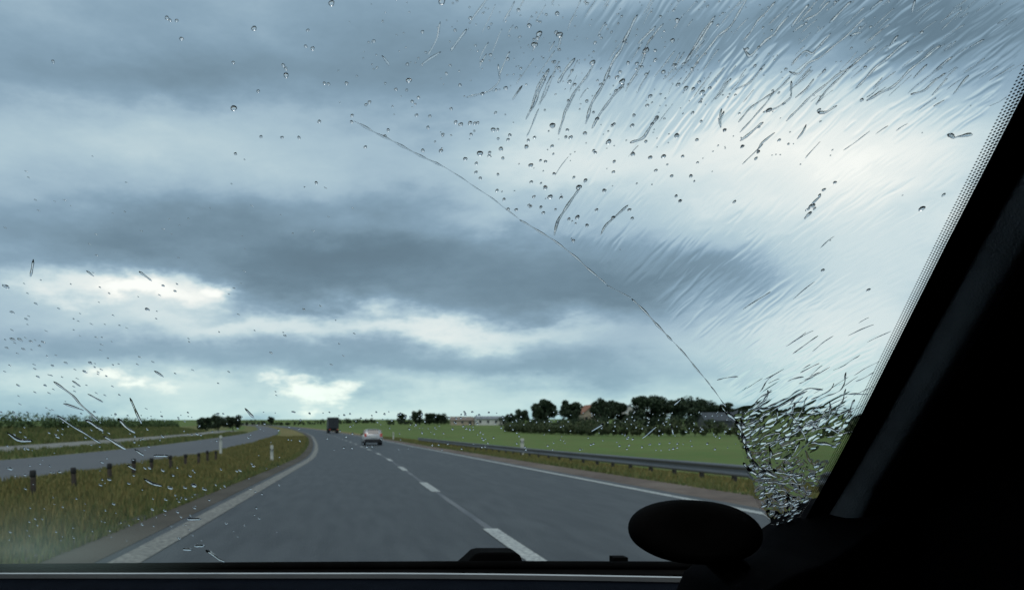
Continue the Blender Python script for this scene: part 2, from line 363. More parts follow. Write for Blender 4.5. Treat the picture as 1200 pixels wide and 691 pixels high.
# wooden posts of the median
ORD = 'first second third fourth fifth sixth seventh eighth ninth tenth eleventh twelfth'.split()
def wood_post():
    r = empty('wooden_post')
    rings = []
    for z, w in ((-.3, .062), (.0, .06), (.36, .058)): rings.append([(w * math.cos(a * math.pi / 4 + .39), w * math.sin(a * math.pi / 4 + .39), z) for a in range(8)])
    MB().loft(rings).build('shaft', 'wood_post', r, True)
    rings = []
    for z, w in ((.352, .062), (.375, .068), (.46, .067), (.49, .05)): rings.append([(w * math.cos(a * math.pi / 4 + .39), w * math.sin(a * math.pi / 4 + .39), z) for a in range(8)])
    MB().loft(rings).build('cap', 'wood_cap', r, True)
    return r
wp = wood_post()
for k in range(10):
    o = wp if k == 0 else copy_tree(wp)
    d = 15.75 + 2.3 * k + random.uniform(-.25, .25); p = P(-6.5 + random.uniform(-.06, .06), d, -.05 + random.uniform(-.03, .03)); o.location = p; o.rotation_euler = (random.uniform(-.04, .04), random.uniform(-.05, .05), random.uniform(0, 3))
    if k < 12: tag(o, '%s dark short wooden post from the left in the row on the grassy median' % ORD[k], 'post', 'dark posts along the median')
    else: tag(o, 'small distant dark post near the far end of the row on the grassy median', 'post', 'dark posts along the median')
# marker posts
def marker(x, d, h, label, w=.12):
    r = empty('marker_post', (x, d, float(gz(np.array(x), np.array(d)))))
    MB().prism([(-w / 2, -.1), (w / 2, -.1), (w / 2, h - .06), (w / 4, h), (-w / 2, h - .02)], -.035, .035).build('shaft', 'white_plastic', r, bevel=.006)
    MB().box((0, -.030, h - .2), (w * 1.04, .09, .05)).build('band', 'galv_post', r)
    MB().box((0, -.079, h - .2), (w * .5, .01, .035)).build('reflector', 'plate_white', r)
    tag(r, label, 'marker post', 'white roadside marker posts')
def mx_(px, d): return (px - CX) / F * d
marker(mx_(318.6, 33.5), 33.5, .78, 'pale marker post on the median close to the left edge of the road', .13)
marker(mx_(258.6, 45), 45, 1.15, 'pale marker post at far side of the median by the far carriageway', .15)
marker(mx_(612, 49), 49, 1.12, 'pale marker post standing behind the crash barrier in front of the green field', .22)
marker(mx_(461, 96), 96, 1.0, 'tiny distant pale marker post on the right verge beyond the silver car', .16)

# ------------------------------------------------------------------ trees and hedges
def leaf_cloud(centers, radii, n, size, rng):
    k = rng.integers(0, len(centers), n); c = centers[k]; r = radii[k]
    d = rng.normal(size=(n, 3)); d /= np.linalg.norm(d, axis=1)[:, None]
    p = c + d * (r[:, None] * (rng.random(n) ** .45)[:, None])
    a = rng.normal(size=(n, 3)); a /= np.linalg.norm(a, axis=1)[:, None]; b = rng.normal(size=(n, 3)); b -= a * (a * b).sum(1)[:, None]; b /= np.linalg.norm(b, axis=1)[:, None]
    s = size * (.6 + .8 * rng.random(n))[:, None]
    v_ = np.stack([p - a * s, p - b * s * .6, p + a * s, p + b * s * .6], 1).reshape(-1, 3)
    return v_, np.arange(4 * n).reshape(n, 4)
def tree_proto(seed, h, w, n=5200, lean=0.0, m='leaf_dark', lobes=16):
    rng = np.random.default_rng(seed); r = empty('tree')
    m_ = MB(); th = h * .42
    m_.tube([(0, 0, -.4), (0, 0, .2), (lean * .2, 0, th * .5), (lean * .5, .1, th), (lean, 0, h * .8)], [h * .035, h * .027, h * .022, h * .017, h * .005], 8)
    cs = []; rs = []
    for k in range(lobes):
        a = k * 2.4 + rng.random(); q = rng.random() ** .6; zz_ = h * (.30 + .58 * rng.random()); wid = w / 2 * math.sqrt(max(.15, 1 - ((zz_ / h - .55) / .48) ** 2))
        c = np.array([math.cos(a) * wid * q * .8 + lean * zz_ / h, math.sin(a) * wid * q * .8, zz_]); cs.append(c); rs.append(w * (.12 + .11 * rng.random()))
        if k % 3 == 0: m_.tube([(lean * .3, 0, th * (.6 + .3 * rng.random())), tuple(c * .6 + np.array([0, 0, th * .4])), tuple(c)], [h * .012, h * .009, h * .003], 6)
    m_.build('trunk', 'bark', r, True)
    v_, f_ = leaf_cloud(np.array(cs), np.array(rs), n, h * .036, rng); link('crown', np_mesh('crown', v_, f_, m), r)
    return r
protos = [tree_proto(1, 10, 9), tree_proto(2, 10, 7.2, lobes=13), tree_proto(3, 10, 10.5, lobes=20, n=6400), tree_proto(4, 10, 8, lean=.7), tree_proto(5, 10, 12, lobes=22, n=6400)]
used = [False] * 5
def tree(k, px, d, topy, wid, label, group):
    x = mx_(px, d); z = float(gz(np.array(x), np.array(float(d)))); h = CAMH + (CY - topy) / F * d - z
    o = copy_tree(protos[k]) if used[k] else protos[k]; used[k] = True
    o.location = (x, d, z); w0 = [9, 7.2, 10.5, 8, 12][k]; sw = wid / F * d / w0 * 1.08
    o.scale = (sw, sw, h / 9.3); o.rotation_euler = (0, 0, random.uniform(0, 6.28)); tag(o, label, 'tree', group)
RT = [  # prototype, x, distance, top, width, label
 (1, 638, 300, 467, 27, 'dark tree at left end of the tall row beyond the green field'),
 (3, 670, 302, 469, 27, 'second dark tree from the left in the tall row beyond the field'),
 (0, 705, 298, 469, 26, 'dark tree between red roof and white house, left one of the pair'),
 (1, 724, 305, 468, 24, 'dark tree left of the white house, right one of the pair'),
 (2, 758, 296, 465, 40, 'broad dark tree right of the white house, largest of the row'),
 (0, 787, 300, 467, 34, 'dark tree joined to the right side of the broadest tree'),
 (4, 818, 310, 468, 42, 'wide dark tree behind the left end of the grey roofed barn'),
 (3, 846, 312, 472, 36, 'dark tree behind the middle of the grey roofed barn'),
 (2, 876, 300, 478, 38, 'dark tree right of the barn at the edge of the splashed water'),
 (0, 908, 300, 480, 38, 'dark tree seen through the left part of the splashed water'),
 (4, 942, 306, 481, 40, 'dark tree seen through the middle of the splashed water'),
 (1, 975, 300, 484, 32, 'dark tree seen through the right part of the splashed water'),
 (3, 1004, 300, 485, 32, 'dark tree at the right end of the row, next to the pillar')]
for a in RT: tree(*a, 'trees beyond the green field')
ST = [(0, 488, 430, 481, 12, 'small round tree left of the beige roofed shed'), (2, 504, 440, 484, 16, 'low bushy tree touching the small round tree'), (4, 517, 445, 485, 15, 'low bushy tree directly left of the beige roofed shed'),
 (0, 612, 400, 480, 17, 'small tree just left of the tall dark row'), (3, 598, 410, 484, 12, 'smallest tree right of the long white building'), (4, 632, 330, 483, 22, 'low bushy tree at the foot of the tall row'),
 (2, 470, 500, 484, 12, 'tiny distant tree above the silver car'),
 (2, 241, 225, 489, 20, 'left dark tree of the clump at end of the left hedgerow'), (4, 256, 232, 487, 22, 'middle dark tree of the clump at end of the left hedgerow'), (0, 273, 238, 487, 19, 'right dark tree of the clump at end of the left hedgerow'),
 (1, 318, 600, 487, 8, 'tiny distant tree where the far carriageway disappears')]
for a in ST: tree(*a, 'small trees scattered on the skyline')
def hedge(name, pts, h, w, n, size, m, label, jag=.35):
    """pts: (x, y) chain on the ground"""
    rng = np.random.default_rng(len(label)); cs = []; rs = []
    pts = [np.array(p, float) for p in pts]
    r = empty(name, (pts[0][0], pts[0][1], float(gz(pts[0][0], pts[0][1])))); o = np.array(r.location)
    st = MB()
    for a, b in zip(pts[:-1], pts[1:]):
        L_ = np.linalg.norm(b - a); k = max(2, int(L_ / (w * .45)))
        for i in range(k):
            for row in range(2):
                q = a + (b - a) * (i + rng.random()) / k; hh = h * (1 - jag + jag * rng.random() * 1.3) * (.55 if row else 1)
                z = float(gz(q[0], q[1])); c = np.array([q[0] + rng.normal() * w * .2, q[1] + rng.normal() * w * .2, z + hh * .62]) - o; cs.append(c); rs.append(hh * .45)
            if i % 2 == 0: st.tube([tuple(np.array([q[0], q[1], z - .1]) - o), tuple(c)], [.06, .02], 5)
    v_, f_ = leaf_cloud(np.array(cs), np.array(rs), n, size, rng)
    link('foliage', np_mesh('foliage', v_, f_, m), r); tag(st.build('stems', 'bark', r), kind='stuff')
    tag(r, label, 'hedge')
def at(px, d): return (mx_(px, d), d)
hedge('hedgerow', [(-39.5 + off(d), d) for d in range(50, 236, 15)], 2.25, 3.0, 17000, .16, 'leaf_hedge', 'long green hedgerow topping the bank left of the far carriageway', .22)
hedge('hedgerow', [at(590, 290), at(640, 285), at(700, 282), at(760, 280), at(826, 278)], 4.2, 5.0, 11000, .34, 'leaf_dark', 'dark hedge at the foot of the tall trees beyond the green field', .3)
hedge('scrub_belt', [at(592, 215), at(640, 165), at(700, 132), at(780, 120), at(870, 113), at(940, 110), at(1020, 108)], 2.5, 1.9, 30000, .19, 'leaf_scrub', 'low belt of dark scrub between the green field and the tall trees', .4)
hedge('hedgerow', [at(872, 270), at(930, 270), at(990, 272), at(1060, 275)], 4.4, 5.0, 8000, .34, 'leaf_dark', 'dark hedge seen through the splashed water at the right')
hedge('hedgerow', [at(452, 470), at(500, 460), at(560, 450), at(600, 440)], 3.6, 5.0, 3500, .45, 'leaf_dark', 'low distant hedge along the field behind the silver car', .4)
hedge('hedgerow', [at(280, 620), at(330, 640), at(385, 640), at(440, 600)], 4.5, 6.0, 2600, .6, 'leaf_dark', 'low dark hedge on the skyline where the road vanishes', .5)

# ------------------------------------------------------------------ houses
def house(px, d, w, dep, wall_h, roof_h, wall, roof, label, gable='Y', rz=0.0, nwin=3, dz=0.0, name='house'):
    x = mx_(px, d); r = empty(name, (x, d, float(gz(np.array(x), np.array(float(d)))) + dz), rz)
    if gable == 'X':   # ridge along X
        MB().prism([(-dep / 2, -.6), (dep / 2, -.6), (dep / 2, wall_h), (0, wall_h + roof_h * .94), (-dep / 2, wall_h)], -w / 2, w / 2, 'X').build('wall', wall, r)
        e = .35; m_ = MB()
        m_.prism([(-dep / 2 - e, wall_h - .25), (0, wall_h + roof_h), (dep / 2 + e, wall_h - .25), (dep / 2 + e, wall_h - .02), (0, wall_h + roof_h + .25), (-dep / 2 - e, wall_h - .02)], -w / 2 - .3, w / 2 + .3, 'X')
        rf = m_.build('roof', roof, r)
    else:
        MB().prism([(-w / 2, -.6), (w / 2, -.6), (w / 2, wall_h), (0, wall_h + roof_h * .94), (-w / 2, wall_h)], -dep / 2, dep / 2).build('wall', wall, r)
        e = .35
        rf = MB().prism([(-w / 2 - e, wall_h - .25), (0, wall_h + roof_h), (w / 2 + e, wall_h - .25), (w / 2 + e, wall_h - .02), (0, wall_h + roof_h + .25), (-w / 2 - e, wall_h - .02)], -dep / 2 - .3, dep / 2 + .3).build('roof', roof, r)
    if name == 'house': MB().box((w * .2, 0, wall_h + roof_h + .2), (.6, .6, 1.2)).build('chimney', roof, rf)
    for i in range(nwin):
        wx = -w / 2 + w * (i + .5) / nwin
        q = MB().box((wx, -dep / 2 - .02, wall_h * .55), (min(1.2, w / nwin * .5), .08, wall_h * .38)).build('window', 'window_dark', r)
        MB().box((wx, -dep / 2 - .05, wall_h * .55 - wall_h * .19 - .06), (min(1.4, w / nwin * .6), .14, .1)).build('sill', wall, q)
    MB().box((w * .38, -dep / 2 - .03, 1.0), (1.0, .1, 2.0)).build('door', 'window_dark', r)
    tag(r, label, 'building', 'buildings at the edge of the green field')
house(690, 330, 9, 8, 5.5, 3.6, 'wall_beige', 'roof_red', 'house with a dull red roof between the dark trees', 'Y', .15)
house(735, 325, 6.5, 7, 6.6, 2.2, 'wall_white', 'roof_grey', 'narrow white house between the dark trees', 'Y', -.1, 2)
house(575, 415, 17, 7, 3.4, 1.2, 'wall_white', 'roof_grey', 'long low white building on the skyline', 'X', .05, 4, name='farm_building')
house(541, 420, 12, 8, 2.6, 1.8, 'wall_beige', 'roof_brown', 'low shed with a beige wall left of the long white building', 'X', -.05, 3, name='farm_building')
house(845, 266, 13, 8, 2.4, 2.6, 'wall_dark', 'roof_dark', 'dark barn with a broad grey roof in front of the trees', 'X', -.12, 4, name='barn')

# ------------------------------------------------------------------ vehicles ahead
def lathe(prof, seg=20):
    """wheel about the X axis: prof = (radius, x)"""
    m_ = MB(); m_.loft([[(x, r * math.cos(2 * math.pi * k / seg), r * math.sin(2 * math.pi * k / seg)) for k in range(seg)] for r, x in prof]); return m_
def wheel(parent, loc, rad, wid):
    w = lathe([(rad * .62, -wid / 2), (rad * .93, -wid / 2), (rad, -wid * .32), (rad, wid * .32), (rad * .93, wid / 2), (rad * .62, wid / 2)]).build('wheel', 'tyre', parent, True); w.location = loc
    lathe([(.03, -wid * .46), (rad * .3, -wid * .42), (rad * .6, -wid * .5), (rad * .6, wid * .5), (rad * .3, wid * .42), (.03, wid * .46)]).build('rim', 'rim', w)
def hatchback(loc, rz):
    r = empty('hatchback_car', loc, rz); tag(r, 'small silver car ahead of us, seen from behind', 'car')
    W = .84
    def ring(y, zb, zs, zt, ws, wt):
        return [(-ws * .94, y, zb), (-ws, y, zb + .18), (-ws, y, zs - .06), (-ws * .96, y, zs), (-wt, y, zt - .05), (-wt * .88, y, zt), (wt * .88, y, zt), (wt, y, zt - .05), (ws * .96, y, zs), (ws, y, zs - .06), (ws, y, zb + .18), (ws * .94, y, zb)]
    rings = [ring(-.04, .36, .80, .83, W * .93, W * .86), ring(0, .30, .93, .97, W * .97, W * .86), ring(.10, .26, .97, 1.12, W, .70), ring(.36, .24, .96, 1.42, W, .58), ring(1.0, .22, .95, 1.47, W, .57), ring(1.9, .22, .94, 1.43, W, .56), ring(2.55, .22, .93, 1.02, W, .66), ring(3.3, .24, .86, .89, W * .98, .70), ring(3.72, .30, .70, .74, W * .9, .66), ring(3.8, .36, .6, .63, W * .8, .6)]
    MB().loft(rings).build('body', 'car_silver', r, True)
    # tailgate window lies on the sloping rear
    MB().loft([[(-.50, .015, 1.05), (.50, .015, 1.05), (.50, .06, 1.05), (-.50, .06, 1.05)], [(-.44, .22, 1.36), (.44, .22, 1.36), (.44, .27, 1.36), (-.44, .27, 1.36)]]).build('rear_window', 'car_glass', r)
    for sx in (-1, 1):
        MB().prism([(.55, 1.0), (2.35, .99), (1.85, 1.35), (.75, 1.38)], sx * .60, sx * .80, 'X').build('side_window', 'car_glass', r)
        MB().box((sx * .70, .02, .92), (.20, .16, .30)).build('tail_light', 'tail_red', r, bevel=.02)
        MB().box((sx * .92, 2.15, 1.0), (.16, .1, .12)).build('door_mirror', 'black_plastic', r, bevel=.02)
        for y in (.62, 3.05): wheel(r, (sx * .74, y, .30), .30, .20)
    MB().box((0, -.05, .44), (1.52, .16, .24)).build('bumper', 'black_plastic', r, bevel=.03)
    MB().box((0, -.03, .74), (.50, .10, .115)).build('number_plate', 'plate_white', r)
    MB().box((0, .30, 1.43), (1.0, .16, .04)).build('roof_spoiler', 'car_silver', r)
cd_ = 69.0; cx_ = mx_(437.5, cd_); hatchback((cx_, cd_, float(pro(cd_)) + .0), math.atan2(.05, 1))
def lorry(loc, rz):
    r = empty('lorry', loc, rz); tag(r, 'dark lorry far ahead in the right lane, seen from behind', 'lorry')
    MB().box((0, 4.2, 2.45), (2.5, 8.2, 2.7)).build('box_body', 'lorry_dark', r, bevel=.05)
    for sx in (-1, 1):
        MB().box((sx * .61, .06, 2.45), (1.16, .08, 2.55)).build('rear_door', 'lorry_frame', r, bevel=.02)
        MB().box((sx * .95, .02, .92), (.36, .08, .14)).build('tail_light', 'tail_red', r)
        MB().box((sx * 1.0, .3, .62), (.5, .04, .5)).build('mud_flap', 'tyre', r)
        for y in (1.3, 2.5, 9.4): wheel(r, (sx * 1.05, y, .48), .48, .34)
    MB().box((0, 5.2, .95), (1.0, 9.6, .26)).build('chassis', 'lorry_frame', r)
    MB().box((0, .08, .55), (2.3, .12, .14)).build('underrun_bar', 'lorry_frame', r)
    MB().prism([(8.5, .7), (10.4, .7), (10.4, 1.9), (10.1, 3.0), (8.5, 3.2)], -1.22, 1.22, 'X').build('cab', 'lorry_dark', r, bevel=.06)
    MB().prism([(8.5, 3.2), (9.7, 3.06), (8.6, 4.0)], -1.1, 1.1, 'X').build('wind_deflector', 'lorry_dark', r)
ld = 182.0; lorry((mx_(391, ld), ld, float(pro(ld))), math.atan2(.078, 1))

# ------------------------------------------------------------------ the car we sit in
K = 1.6; PC = 1.05 + K * (-.1785)                          # windscreen plane: y + K*(z-CAMH) = PC
GN = Vector((0, 1, K)).normalized(); GE = Vector((0, -K, 1)).normalized()
def on_glass(px, py, h=0.0):
    """where a sight line from the passenger meets the sloping pane"""
    u_, v_ = (px - CX) / F, (CY - py) / F; t_ = PC / (1 + K * v_)
    return Vector((t_ * u_, t_, t_ * v_ + CAMH)) + GN * h
carp = empty('passenger_car', (-.2, 0, 0)); tag(carp, 'dark interior of the car we sit in, with wet windscreen, pillar and dashboard', 'car')
OFFV = Vector((.2, 0, 0))
def cb(m_, name, mt, parent=carp, smooth=False, bevel=0.0):
    o = m_.build(name, mt, parent, smooth, bevel)
    if parent is carp: o.location = OFFV
    return o
CZ = CAMH
# edge of the pane: foot to header, right side; the left side mirrors it about the car's middle
def edge_r(py):
    xs = np.interp(py, [-240, 0, 85, 285, 490, 540, 610, 640, 664], [1392, 1268, 1224, 1119, 1014, 987, 948, 927, 908]); return on_glass(float(xs), py)
EPY = [-230, -110, -40, 0, 85, 185, 285, 385, 490, 540, 575, 610, 640, 664]
ER = [edge_r(p) for p in EPY]; EL = [Vector((-.4 - p.x, p.y, p.z)) for p in ER]
TH = .004
m_ = MB()
ringt = [[l, r_, r_ + GN * TH, l + GN * TH] for l, r_ in zip(EL, ER)]
m_.loft(ringt)
pane = cb(m_, 'windscreen', 'glass_pane')
def sheet(m2, A, B, h):
    for i in range(len(A) - 1): m2.add([A[i] + GN * h, B[i] + GN * h, B[i + 1] + GN * h, A[i + 1] + GN * h], [(0, 1, 2, 3)])
# printed black border and its dots, on the inside face
bandw = .007
m2 = MB(); sheet(m2, [p - Vector((bandw, 0, 0)) for p in ER], [p + Vector((.03, 0, 0)) for p in ER], -.0012); m2.build('frit_band', 'frit', pane); m2 = MB(); sheet(m2, [p - Vector((.03, 0, 0)) for p in EL], [p + Vector((bandw, 0, 0)) for p in EL], -.0012)
m2.build('frit_band', 'frit', pane)
dv, df = [], []
pts = ER[1:11]; seglen = [(b - a).length for a, b in zip(pts[:-1], pts[1:])]; tot = sum(seglen); pitch = .0024; k = 0
def along(s):
    for a, b, l in zip(pts[:-1], pts[1:], seglen):
        if s <= l: return a + (b - a) * (s / l), (b - a).normalized()
        s -= l
    return pts[-1], (pts[-1] - pts[-2]).normalized()
while k * pitch < tot:
    c, tv = along(k * pitch)
    for j in range(4):
        s_off = bandw + .0012 + j * .0021; rr = .00102 - .00012 * j
        q = c - Vector((1, 0, 0)) * s_off + tv * (pitch / 2 if j % 2 else 0) - GN * .0012
        b0 = len(dv); dv += [q + (Vector((1, 0, 0)) * math.cos(a * math.pi / 4) + GE * math.sin(a * math.pi / 4) * 1.0) * rr for a in range(8)]; df.append(tuple(range(b0, b0 + 8)))
    k += 1
o = link('frit_dots', np_mesh('frit_dots', [tuple(p) for p in dv], df, 'frit'), pane); tag(o, kind='stuff')
# pillar trims: a rounded section swept along the pane's edge
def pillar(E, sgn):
    roll = [(-.002, .004), (.000, .013), (.003, .022), (.008, .029), (.015, .034), (.015, .02), (.006, .0)]  # lit edge of the trim, its sheen painted as a grey part
    shaded_sec = [(.0135, .0325), (.026, .043), (.040, .048), (.07, .050), (.12, .050), (.16, .04), (.16, -.05), (.016, -.012)]  # rest of the same trim, its shade painted as a black part
    for sec, name, mt in ((roll, 'pillar_sheen_edge', 'trim_sheen_grey'), (shaded_sec, 'pillar_shaded_trim', 'cabin_black')):
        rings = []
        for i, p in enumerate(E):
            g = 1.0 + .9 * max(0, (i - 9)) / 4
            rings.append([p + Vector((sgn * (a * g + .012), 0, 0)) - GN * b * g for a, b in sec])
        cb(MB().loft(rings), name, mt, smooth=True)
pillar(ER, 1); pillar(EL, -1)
# rubber seal between pane and trim
for E, sg in ((ER, 1), (EL, -1)):
    cb(MB().tube([p + Vector((sg * .009, 0, 0)) - GN * .006 for p in E], .0045, 6), 'seal', 'rubber', smooth=True)
# side, roof, back: windowless shell added to keep light out of the cabin
def slab(pts, th): 
    return pts
for sg, x in ((1, .70), (-1, -1.10)):
    cb(MB().prism([(-1.4, .35), (1.25, .35), (1.25, CZ - .12), (1.02, CZ - .10), (.40, CZ + .32), (-1.0, CZ + .36), (-1.4, CZ - .1)], x - .02, x + .02, 'X'), 'side_blocker', 'cabin_black')
    # inner door next to the pillar, closed over the window to stay dark
    cx0 = .60 if sg > 0 else -1.0
    cb(MB().prism([(-1.3, .45), (1.10, .45), (1.08, CZ - .16), (.96, CZ - .10), (.70, CZ + .05), (.44, CZ + .22), (.30, CZ + .31), (-1.0, CZ + .34)], cx0 - .012, cx0 + .06 if sg > 0 else cx0 - .06, 'X'), 'door_trim', 'cabin_black', bevel=.005)
top = ER[0]
cb(MB().box((-.2, top.y - .70, top.z + .035), (1.9, 1.40, .03)), 'roof_lining', 'cabin_black')
cb(MB().box((-.2, top.y - .01, top.z + .012), (1.6, .04, .03)), 'header_rail', 'cabin_black', bevel=.008)
cb(MB().box((-.2, -1.0, .9), (1.9, .04, 1.3)), 'rear_blocker', 'cabin_black')
cb(MB().box((-.2, .0, .38), (1.84, 2.3, .04)), 'cabin_floor', 'cabin_black')
# dashboard
yb = 1.032
dash = MB()
sec = [(1.045, -.30), (1.045, -.1955), (1.02, -.1935), (.98, -.1945), (.92, -.1985), (.84, -.206), (.76, -.222), (.70, -.255), (.68, -.32), (.70, -.70), (1.04, -.70)]
ringd = []
for x in np.linspace(-1.08, .66, 30):
    sag = -.0065 * max(0, (x - .05) / .45) ** 1.5 if x > .05 else 0
    ringd.append([(x, y, CZ + z + sag) for y, z in sec])
dash.loft(ringd); dsh = cb(dash, 'dashboard', 'dash_top', smooth=False)
# reflected highlight where pane meets dashboard, built as a thin pale strip
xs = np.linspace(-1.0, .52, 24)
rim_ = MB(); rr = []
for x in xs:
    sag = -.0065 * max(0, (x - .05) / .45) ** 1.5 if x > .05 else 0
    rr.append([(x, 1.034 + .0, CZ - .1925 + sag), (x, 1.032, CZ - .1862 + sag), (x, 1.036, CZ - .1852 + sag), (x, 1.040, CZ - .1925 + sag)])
rim_.loft(rr); rim_.build('rim_highlight', 'edge_highlight', dsh)
# raised corner of the dashboard under the pillar
m3 = MB()
cpts = [(.38, -.26), (.418, -.172), (.44, -.155), (.465, -.143), (.490, -.134), (.510, -.122), (.53, -.108), (.56, -.085), (.66, -.06), (.66, -.26)]
m3.prism([(a, CZ + b) for a, b in cpts], .80, .975); cb(m3, 'dashboard_corner', 'cabin_black', bevel=.004)
# cowl, wiper and washer nozzle outside the pane
cb(MB().prism([(1.03, CZ - .36), (1.46, CZ - .40), (1.46, CZ - .285), (1.30, CZ - .250), (1.12, CZ - .194), (1.085, CZ - .1872), (1.056, CZ - .191)], -1.0, .60, 'X'), 'cowl', 'rubber')
wip = MB().tube([(-.98, 1.085, CZ - .1905), (-.5, 1.085, CZ - .1875), (-.1, 1.083, CZ - .1845), (.2, 1.083, CZ - .183), (.50, 1.08, CZ - .1835)], .0062, 8)
wip = cb(wip, 'wiper_arm', 'rubber', smooth=True)
bx0, bx1 = (540 - CX) / F * 1.09, (613 - CX) / F * 1.09
m4 = MB(); zt = CZ - (646.5 - CY) / F * 1.09; zb_ = CZ - (668 - CY) / F * 1.09
m4.prism([(bx0, zb_ + .005), (bx0 + .013, zt - .010), (bx0 + .021, zt - .002), (bx0 + .030, zt), (bx1 - .010, zt), (bx1 - .003, zt + -.004), (bx1 + .003, zb_ + .004), (bx1, zb_ - .01), (bx0, zb_ - .01)], 1.092, 1.14); m4.build('pivot_cap', 'rubber', wip, bevel=.003)
nx = (725 - CX) / F * 1.12; m5 = MB(); nz = CZ - (656 - CY) / F * 1.12
m5.box((nx, 1.12, nz - .016), (.010, .012, .034)).box((nx, 1.12, nz + .002), (.021, .02, .009)); cb(m5, 'washer_nozzle', 'rubber', bevel=.001)
# oval mirror at the pillar foot
mc = Vector(((815 - CX) / F * .868, .868, CZ - (622.5 - CY) / F * .868)); ax_, az_ = 76.5 / F * .868, 37.5 / F * .868
rings = []
for t_, sc in ((-.016, .02), (-.016, .62), (-.0145, .86), (-.010, .965), (-.002, 1.0), (.010, .985), (.024, .90), (.036, .70), (.044, .40), (.047, .03)):
    ring = []
    for k in range(48):
        a = 2 * math.pi * k / 48; ca, sa = math.cos(a), math.sin(a)
        ex = abs(ca) ** .94 * (1 if ca >= 0 else -1); ez = abs(sa) ** .94 * (1 if sa >= 0 else -1)
        xx, zz_ = ax_ * ex * sc, az_ * ez * sc
        zz_ += -.05 * xx                                   # slight droop to the right
        ring.append((mc.x + xx, mc.y + t_, mc.z + zz_))
    rings.append(ring)
mir = cb(MB().loft(rings), 'mirror', 'rubber', smooth=True)
MB().tube([(mc.x + .02, mc.y + .01, mc.z - .02), (mc.x + .055, mc.y + .015, mc.z - .05), (mc.x + .07, mc.y + .02, mc.z - .09)], [.016, .018, .024], 10).build('mirror_stalk', 'rubber', mir, True).location = (0, 0, 0)
# bonnet and lower body, hidden below the cowl from here
rb = []
for y, z, w in ((1.42, -.275, .78), (1.7, -.315, .80), (2.1, -.385, .80), (2.4, -.46, .77), (2.55, -.56, .72), (2.6, -.75, .70)):
    rb.append([(-.2 + w * a, y, CZ + z - .05 * abs(a) ** 3) for a in (-1, -.75, -.4, 0, .4, .75, 1)] + [(-.2 + w * a, y, CZ + z - .07 - .05 * abs(a) ** 3) for a in (1, .75, .4, 0, -.4, -.75, -1)])
cb(MB().loft(rb), 'bonnet', 'bonnet_paint', smooth=True)
cb(MB().prism([(-1.5, .3), (2.6, .3), (2.66, .45), (2.6, .52), (1.3, .62), (-1.5, .62)], -1.06, .66, 'X'), 'lower_body', 'bonnet_paint', bevel=.02)
for sx in (-1, 1):
    for y in (-1.0, 1.85):
        w = lathe([(.18, -.1), (.28, -.1), (.30, -.06), (.30, .06), (.28, .1), (.18, .1)]).build('wheel', 'tyre', carp, True); w.location = Vector((-.2 + sx * .80, y, .30)) + OFFV

# ------------------------------------------------------------------ water on the pane
WH = TH + .0003
def pane2(px, py):
    p = on_glass(px, py, WH); return p
def drop_mesh(bm_, px, py, rx, ry, seed, ang=0.0, h=.5, sag=.0):
    """a bead of water whose outline is rx by ry in sight-line units; lens shaped with an uneven foot"""
    rng = random.Random(seed); c = pane2(px, py); k = PC / (1 + K * (CY - py) / F) / F      # metres per sight-line unit
    e2 = (pane2(px, py - 1) - pane2(px, py)); ly = e2.length
    ph = [rng.random() * 6.28 for _ in range(3)]; rings = []; n = 18
    H = h * 2 * math.sqrt(rx * k * ry * k) * .62
    for q, z in ((1.0, 0), (.985, .12), (.93, .36), (.80, .64), (.58, .86), (.30, .97), (.02, 1.0)):
        ring = []
        for i in range(n):
            a = 2 * math.pi * i / n; w = 1 + .10 * math.sin(2 * a + ph[0]) + .06 * math.sin(3 * a + ph[1])
            xx, yy = rx * q * w * math.cos(a), ry * q * w * math.sin(a); xr = xx * math.cos(ang) - yy * math.sin(ang); yr = xx * math.sin(ang) + yy * math.cos(ang)
            ring.append(c + Vector((xr * k, 0, 0)) + GE * ((yr - sag * ry * (1 - q)) * ly) + GN * (z * H))
        rings.append(ring)
    bm_.loft(rings)
def finish(bm_, name, label, cat, group, kind=None, origin=None):
    me = bm_.mesh(name, 'water', True); o = link(name, me)
    if origin is not None:
        me.transform(Matrix.Translation(-origin)); o.location = origin
    return tag(o, label, cat, group, kind)
